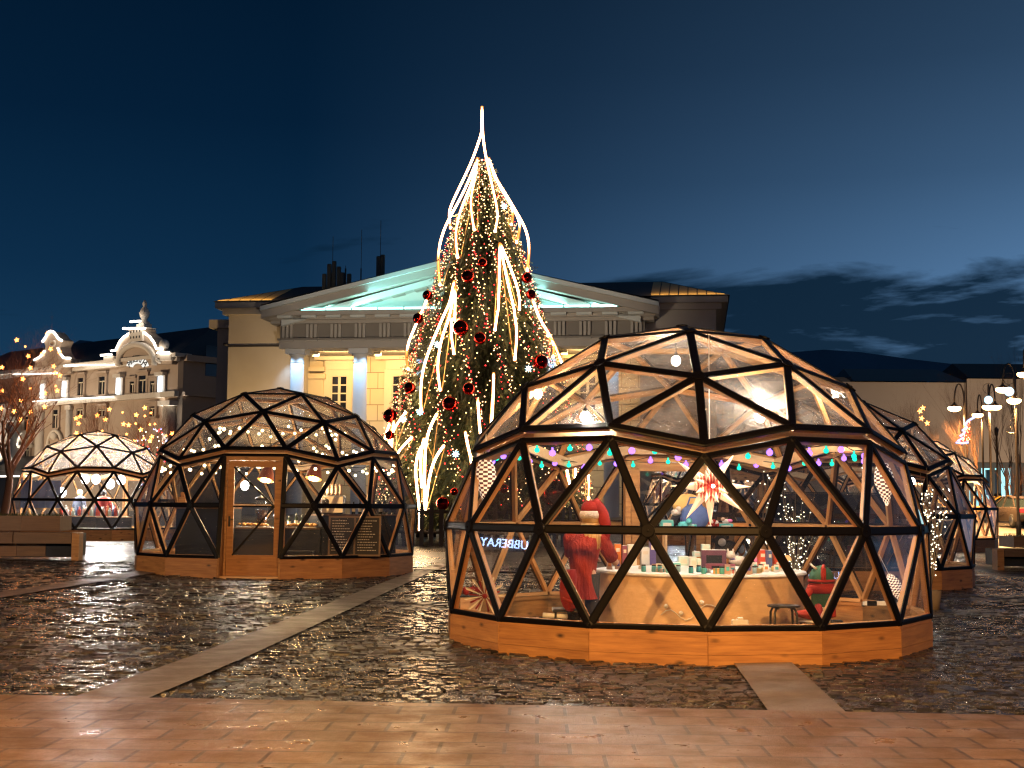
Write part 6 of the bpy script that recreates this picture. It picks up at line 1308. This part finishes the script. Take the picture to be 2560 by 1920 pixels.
# trays of food
for k,(px,lab) in enumerate(((613,'tray of pastries at the left end of the food counter'),(650,'tray of pastries in the middle of the food counter behind the door'),(735,'tray of pastries on the food counter just right of the door'),(775,'tray of pastries at the right end of the food counter'))):
    q=V((X2(px,27.3),27.34,Z2+hC+.034)); th=thing('food_tray',lab,'food tray',q,0,'trays on the food counter'); s=MB(); s.bb(-.15,.15,-.14,.14,0,.012); s.bb(-.16,-.148,-.14,.14,.0,.035); s.bb(.148,.16,-.14,.14,0,.035); s.obj('tray',MT['steel'],th); rn=random.Random(k)
    for i in range(11): s=MB(); s.ball((rn.uniform(-.12,.12),rn.uniform(-.11,.11),.035+rn.random()*.03),rn.uniform(.025,.04),8,6,sq=(1.2,1,.8)); s.obj('pastry',MT['bread'],th)
q=V((X2(690,27.5),27.55,Z2+hC+.034)); th=thing('heat_lamp','bright low warming lamp over the food counter behind the door','lamp',q); s=MB(); s.tube([(0,.1,0),(0,.1,.22),(0,0,.26)],.012,6); s.obj('stand',MT['steel'],th); s=MB(); s.lathe((0,0,.24),[(.08,-.04),(.06,.0),(.02,.03)],12,cap=False); s.obj('shade',MT['steel'],th); s=MB(); s.ball((0,0,.21),.035,10,8); s.obj('bulb',M_BULBW,th); lamp('POINT',(0,0,.16),50,(1.,.72,.40),th,radius=.05)
q=P(612,1214,28.2); pendant(q,.6,200,'bright white work lamp hanging at the left behind the door of the small dome',None,(1.,.90,.78),.085)
q=P(700,1140,29.8); pendant(q,.5,260,'bare bulb hanging at the back of the small dome',None,(1.,.82,.6),.05)
# coffee machine and urn
zD=P(870,1290,27.4).z
q=V((X2(832,27.6),27.65,Z2+hC+.04)); zq=P(832,1258,27.6).z; q.z=zD+.036; th=thing('coffee_machine','silver coffee machine with a round dial and stacked cups in the small dome','coffee machine',q); s=MB(); s.bev((0,0,.19),(.46,.32,.36),.02); s.obj('case',MT['steel'],th)
s=MB(); mr=M.Rotation(PI/2,4,'X'); s.lathe((-.14,-.17,.24),[(.07,-.02),(.075,0),(.05,.015),(.01,.02)],16,m=mr); s.obj('dial',MT['blackmetal'],th); s=MB(); s.bb(-.22,.22,-.30,-.161,.0,.03); s.obj('drip_tray',MT['blackmetal'],th)
for k in range(4): s=MB(); s.lathe((-.12+k*.085,.02,.372),[(.028,0),(.038,.07),(.028,.07),(.038,.14),(.028,.14),(.040,.22)],10); s.obj('cup_stack',MT['kraft'],th)
q=V((X2(659,27.8),27.85,Z2+hC+.02)); q.z=Z2+hC+.035; q.y=27.55; th=thing('drink_urn','tall glass and steel drink urn standing behind the door of the small dome','urn',q); s=MB(); s.lathe((0,0,0),[(.12,0),(.12,.06),(.10,.08)],16); s.obj('foot',MT['steel'],th); s=MB(); s.lathe((0,0,.08),[(.10,0),(.12,.05),(.12,.42),(.09,.46)],16,cap=False); s.obj('jar',MT['glass'],th); s=MB(); s.lathe((0,0,.54),[(.13,0),(.13,.04),(.03,.08),(.03,.11),(.01,.12)],16); s.obj('lid',MT['blackmetal'],th); s=MB(); s.lathe((0,0,.085),[(.11,0),(.112,.25),(.01,.25)],14); s.obj('drink',mat('dark_tea',(.05,.02,.01),.2),th)
for (px,py,w_,hh,Yv,lab) in ((452,1262,.16,.20,28.1,'wooden block box standing on the left counter of the small dome'),(918,1262,.12,.16,27.9,'small wooden box right of the coffee machine in the small dome')):
    q=V((X2(px,Yv),Yv,(Z2+hL+.036) if px<600 else zD+.04)); th=thing('wooden_box',lab,'box',q,0,'small wooden boxes'); s=MB(); s.bev((0,0.12,hh/2),(w_,w_,hh),.006); s.obj('block',MT['pine'],th); s=MB(); s.bev((0,.12,hh+.05),(w_*.5,w_*.5,.10),.005); s.obj('handle_block',MT['pine'],th)
for k,(px,hh) in enumerate(((720,.22),(738,.28),(752,.24),(880,.25),(895,.3),(945,.24))):
    q=V((X2(px,27.5),27.62 if px<800 else 27.75+ (px-880)*.004,(Z2+hC if px<800 else zD)+.036)); th=thing('bottle',('squat dark bottle left of the bottle group on the food counter','tall dark bottle in the middle of the food counter group','dark bottle at the right of the food counter group','dark bottle just right of the coffee machine','tallest dark bottle right of the coffee machine','dark bottle at the far right of the drinks counter')[k],'bottle',q,0,'bottles in the small dome'); s=MB(); s.lathe((0,0,0),[(.035,0),(.036,hh*.6),(.014,hh*.78),(.014,hh)],10); s.obj('glass_body',mat('bottle_glass',(.02,.03,.02),.1,bump=0) if k==0 else bpy.data.materials['bottle_glass'],th); s=MB(); s.lathe((0,0,.05),[(.0365,0),(.0368,hh*.3)],10,cap=False); s.obj('paper_label',MT['cream'],th)
# chalkboard and bin
q=P(885,1388,26.75); o_=V((q.x,26.75,Z2)); bw=1.02; bh=.78; th=thing('chalkboard_menu','brown framed chalkboard menu of two panels leaning in the small dome','chalkboard',(o_.x,o_.y,q.z-.02))
th.rotation_euler=(R(-6),0,0)
s=MB(); s.bb(-bw/2+.03,bw/2-.03,0,.02,.03,bh-.03); s.obj('board',MT['chalk'],th)
s=MB()
for x0_,x1_,z0_,z1_ in ((-bw/2,-bw/2+.035,0,bh),(bw/2-.035,bw/2,0,bh),(-.015,.02,.035,bh-.035),(-bw/2+.035,bw/2-.035,0,.035),(-bw/2+.035,bw/2-.035,bh-.035,bh)): s.bb(x0_,x1_,-.015,.03,z0_,z1_)
s.obj('frame',MT['oldwood'],th); s=MB(); rn=random.Random(9)
for col_ in (-bw/2+.07,.06):
    for k in range(12):
        z=bh-.1-k*.052; x=col_; end=col_+rn.uniform(.22,.36)
        while x<end: w_=rn.uniform(.015,.05); s.bb(x,x+w_,-.002,-.0005,z,z+.014); x+=w_+.012
s.obj('chalk_writing',MT['chalkline'],th)
q=P(748,1398,26.7); th=thing('waste_bin','black bin with a blue label standing before the food counter','bin',(q.x,26.7,Z2)); s=MB(); s.bev((0,.15,.21),(.5,.3,.42),.03); s.obj('bin_body',MT['blackmetal'],th); s=MB(); s.bev((0,.15,.44),(.53,.33,.05),.015); s.obj('lid',MT['navy'],th); s=MB(); s.bb(-.13,.08,-.004,-.001,.08,.26); s.obj('sticker',MT['blue'],th)
# ------------------------------------------------------------------ inside the bright left dome
D3=V((-14.81,49.02,.303)); Z3=D3.z+FZ
X3=lambda px,Yv: P(px,1290,Yv).x
for (px,py),lab in (((213,1198),'brightest white work light left in the far left dome'),((240,1198),'white work light second from the left in the far left dome'),((276,1210),'white work light third from the left in the far left dome'),((303,1200),'white work light at the right of the far left dome'),((155,1231),'white work light low over the left counter of the far left dome'),((65,1232),'white work light at the left edge of the far left dome')):
    q=P(px,py,48.2); pendant(q,.5,850,lab,'white lights in the far left dome',(1.,.93,.85),.15,emis('white_work_light',(1.,.95,.9),20.) if lab.startswith('brightest') else bpy.data.materials['white_work_light'])
counter('bar_counter','dark draped bar counter lined with bottles in the far left dome',[(X3(130,47.4),47.4),(X3(240,47.0),47.0)],P(200,1292,47.2).z-Z3,MT['navy'],MT['ply'],'bar counters of the far left dome',.6,Z3)
counter('bar_counter','dark draped bar counter below the person in the far left dome',[(X3(242,47.0),47.0),(X3(330,47.6),47.6)],P(280,1294,47.2).z-Z3,MT['navy'],MT['ply'],'bar counters of the far left dome',.6,Z3)
rn=random.Random(6); ML=['bookred','white','kraft','orange','mint','bookblue']
for k in range(20):
    px=150+k*7.6; Yv=47.35; z=P(px,1293,Yv).z+.035; q=V((X3(px,Yv),Yv+.1+(k%2)*.15,z)); hh=rn.uniform(.25,.42); c_=ML[k%6]
    lab={'bookred':'red','white':'white','kraft':'pale brown','orange':'orange','mint':'mint','bookblue':'blue'}[c_]+' bottle on the bar of the far left dome'
    th=thing('bottle',lab,'bottle',q,0,lab.split()[0]+' bottles in the far left dome'); s=MB(); s.lathe((0,0,0),[(.06,0),(.06,hh*.6),(.025,hh*.78),(.025,hh)],8); s.obj('glass_body',MT[c_],th)
q=P(256,1300,48.0); simple_person('person','person with dark hair in a red jacket behind the bar of the far left dome',(q.x,48.1,Z3),R(180),1.68,MT['red'],MT['trouser'],MT['trouser'])
q=P(196,1290,48.4); simple_person('person','dark clothed person standing behind the bottles in the far left dome',(q.x,48.5,Z3),R(150),1.7,MT['navy'],MT['trouser'],MT['hair'])
q=V((X3(95,47.6),47.8,Z3)); th=thing('cloth_banner','deep blue cloth hanging at the left inside the far left dome','banner',q); s=MB(); n=14
s.add([(-.7+1.4*i/n,.05*math.sin(i*1.7),z) for z in (1.05,2.0) for i in range(n+1)],[(i,i+1,n+2+i,n+1+i) for i in range(n)],0,True); s.add([(-.7+1.4*i/n,.02+.05*math.sin(i*1.7),z) for z in (1.05,2.0) for i in range(n+1)],[(i+1,i,n+1+i,n+2+i) for i in range(n)],0,True); s.obj('cloth',MT['blue'],th); s=MB(); s.tube([(-.72,0,2.02),(.72,0,2.02)],.015,6); s.obj('rod',MT['steel'],th)
# ------------------------------------------------------------------ the right hand domes
for (cx_,cy_,cz_),pts,pw,grp,col in (((6.466,28.2,.086),((-.6,-.3,2.5),(.9,.4,2.4),(1.5,-.9,2.05)),90,'dark dome behind the big one',(1.,.92,.85)),((13.668,47.23,.223),((-1.2,-.4,2.4),(.9,-.5,2.3),(1.6,.5,2.0),(.2,1.0,2.7)),900,'farthest right dome',(1.,.80,.58)),((7.7,50.5,.3),((-1.3,-.4,2.4),(.9,-.6,2.3),(.1,.9,2.7),(-1.7,.6,1.9)),650,'dome seen through the big one',(.92,.95,1.))):
    for k,(x,y,z) in enumerate(pts):
        q=V((cx_+x,cy_+y,cz_+z)); pendant(q,.35,pw,('first','second','third','fourth')[k]+' bare bulb from the left inside the '+grp if False else ('bare bulb nearest the camera inside the ','bare bulb on the right inside the ','lowest bare bulb inside the ','highest bare bulb inside the ')[k]+grp,'bulbs in the '+grp,col,.07)
    o_=counter('stall_counter','draped stall counter inside the '+grp,[(cx_-1.2,cy_-.6),(cx_+1.3,cy_-.6)],.92,MT['navy'],MT['ply'],None,.6,cz_+FZ)
    rn=random.Random(int(cx_)); cc=['red','teal','cream','violet','orange','white']
    for k in range(6):
        q=V((cx_-1.0+k*.4,cy_-.35,cz_+FZ+.956)); w_=rn.uniform(.14,.26); hh=rn.uniform(.12,.3); th=thing('gift_box',{'red':'red','teal':'teal','cream':'cream','violet':'violet','orange':'orange','white':'white'}[cc[k]]+' gift box on the stall counter inside the '+grp,'gift box',q,0,'gift boxes inside the '+grp); s=MB(); s.bev((0,0,hh/2),(w_,w_,hh),.006); s.obj('carton',MT[cc[k]],th); s=MB(); s.bb(-.012,.012,-w_/2-.004,w_/2+.004,-.0+.002,hh+.004); s.obj('ribbon',MT['gold'],th)
q=V((6.0,26.6,.12)); th=thing('cloth_curtain','dark curtain hung inside the front of the dark dome','curtain',q); s=MB(); n=26
for o_ in (0,.02): s.add([(-.9+2.7*i/n,o_+.06*math.sin(i*1.5)+.25*((i/n)**2)*2,z) for z in (.1,1.75) for i in range(n+1)],[(i,i+1,n+2+i,n+1+i) for i in range(n)],0,True)
s.obj('cloth',MT['navy'],th); s=MB(); s.tube([(-.95+2.8*i/8,.25*((i/8)**2)*2,1.77) for i in range(9)],.015,5); s.obj('rod',MT['blackmetal'],th)
# ------------------------------------------------------------------ market kiosk left of the frame, mirrored in the big dome's lower pane
KX,KY=-16.2,18.08; kio=thing('market_kiosk','white canopied market kiosk with a blue lit sign, mirrored in the big dome glass','kiosk',(KX,KY,g(KX,KY)),R(100))
s=MB(); s.bb(-1.3,1.3,.35,2.2,0,.95); s.obj('counter',MT['oldwood'],kio)
s=MB(); s.add([(-1.35,-.1,2.18),(1.35,-.1,2.18),(1.35,1.2,3.05),(-1.35,1.2,3.05),(1.35,2.5,2.35),(-1.35,2.5,2.35)],[(0,1,2,3),(3,2,4,5)]); n=12
vs=[(-1.35+2.7*i/n,-.1,2.19) for i in range(n+1)]+[(-1.35+2.7*i/n,-.11,2.08+.03*(i%2)) for i in range(n+1)]; s.add(vs,[(i,i+1,n+2+i,n+1+i) for i in range(n)]); s.obj('canopy',mat('white_canopy',(.8,.78,.7),.8,var=.05),kio)
for x in (-1.25,1.25):
    for y in (0,2.4): s=MB(); s.tube([(x,y,0),(x,y,2.4)],.03,6); s.obj('post',MT['steel'],kio)
s=MB(); s.bb(-.75,.75,-.06,-.02,1.74,2.06); sg_=s.obj('sign_board',MT['navy'],kio)
text_obj('UBBERAY',.28,'sign_lettering',emis('blue_sign_letters',(.45,.62,1.),16.,'AUTO'),sg_,M.Translation((0,-.075,1.91))@M.Rotation(R(90),4,'X'))
for x in (-.65,.55): s=MB(); s.bev((x,-.03,1.32),(.5,.03,.62),.01); s.obj('price_board',MT['white'],kio)
s=MB(); s.ball((0,1.1,2.55),.10,10,8); s.obj('bulb',M_BULBW,kio); lamp('POINT',(0,1.1,2.4),400,(1.,.9,.75),kio,radius=.1); lamp('POINT',(0,-.9,2.5),1000,(1.,.84,.66),kio,radius=.08); s=MB(); s.ball((0,-.9,2.5),.05,8,6); s.tube([(0,-.9,2.55),(0,-.1,2.2)],.012,5); s.obj('spot_bulb',M_BULBW,kio)
# ---- many small wares on the round counter
rn=random.Random(23); NMS=[('white','white'),('mint','mint'),('cream','cream'),('kraft','pinkish brown'),('teal','teal'),('yellow','yellow')]
used=[(PZ(px,1418,tz).x) for px in (1545,1562,1581,1614,1632,1649,1785,1890,1907,1925,1941,1968)]
k=0
for i in range(60):
    a=rn.uniform(-PI,0); r=TR*rn.uniform(.55,.93); x,y=TC.x+r*math.cos(a),TC.y+r*math.sin(a)
    if r>TR*.80 and any(abs(x-q)<.11 for q in used): continue
    if math.hypot(x-(o0.x+elb.x),y-(o0.y+elb.y))<.16: continue
    mk,nm=NMS[i%6]; q=V((x,y,tz+.002)); kind=i%3
    if kind==0:
        th=thing('greeting_card','small standing '+nm+' greeting card on the round counter','card',q,rn.uniform(-.4,.4),nm+' cards on the round counter'); s=MB(); hh=rn.uniform(.07,.11); s.add([(-.03,0,0),(.03,0,0),(.03,.02,hh),(-.03,.02,hh),(-.03,.045,0),(.03,.045,0)],[(0,1,2,3),(3,2,5,4)]); s.obj('folded_sheet',MT[mk],th); s=MB(); s.add([(-.018,.0055,hh*.35),(.018,.0055,hh*.35),(.018,.013,hh*.75),(-.018,.013,hh*.75)],[(0,1,2,3)]); s.v=[(a_,b_-.004,c_) for a_,b_,c_ in s.v]; s.obj('picture',MT[rn.choice(['bookred','teal','orange','violet'])],th)
    elif kind==1:
        th=thing('jar','small '+nm+' jar with a dark lid on the round counter','jar',q,0,nm+' jars on the round counter'); s=MB(); s.lathe((0,0,0),[(.024,0),(.027,.01),(.027,.055),(.022,.065)],12); s.obj('pot',MT[mk],th); s=MB(); s.lathe((0,0,.0655),[(.025,0),(.025,.014),(.01,.016)],12); s.obj('lid',MT['blackmetal'],th)
    else:
        th=thing('carton_box','small '+nm+' carton lying on the round counter','box',q,rn.uniform(-.6,.6),nm+' cartons on the round counter'); s=MB(); w_,d_,h_=rn.uniform(.05,.10),rn.uniform(.05,.08),rn.uniform(.025,.06); s.bev((0,0,h_/2),(w_,d_,h_),.004); s.obj('carton',MT[mk],th); s=MB(); s.bb(-.008,.008,-d_/2-.001,d_/2+.001,.001,h_+.001); s.obj('ribbon',MT[rn.choice(['bookred','teal','gold'])],th)
# ---- loose cord of bulbs lying against the counter front inside
th=thing('string_lights','white cord with clear bulbs tacked on the round counter front','string lights',(TC.x,TC.y,FZ)); pts=[]
for i in range(15):
    a=R(-118+i*2.6); pts.append(V(((TR+.012)*math.cos(a),(TR+.012)*math.sin(a),.42+.06*math.sin(i*.9)+ (.25*(i/14)**3))))
s=MB(); s.tube(pts,.006,5); s.obj('cable',MT['white'],th)
for i in (1,4,8,13): s=MB(); c_=pts[i]; s.ball(c_+V((0,-.02,.05)),.026,8,6); s.obj('bulb',MT['white'],th)
# ------------------------------------------------------------------ render settings
sc.render.engine='CYCLES'; c=sc.cycles
c.max_bounces=8; c.diffuse_bounces=3; c.glossy_bounces=3; c.transmission_bounces=4; c.transparent_max_bounces=40
c.sample_clamp_indirect=3.; c.sample_clamp_direct=0.; c.use_light_tree=True; c.caustics_reflective=False; c.caustics_refractive=False; c.blur_glossy=.6
c.use_denoising=True; c.denoiser='OPENIMAGEDENOISE'
try: c.denoising_input_passes='RGB_ALBEDO_NORMAL'; c.denoising_prefilter='ACCURATE'
except Exception: pass
c.filter_width=1.3
vs_=sc.view_settings; vs_.view_transform='Standard'; vs_.look='None'; vs_.exposure=0.; vs_.gamma=1.; vs_.use_curve_mapping=False
sc.display_settings.display_device='sRGB'
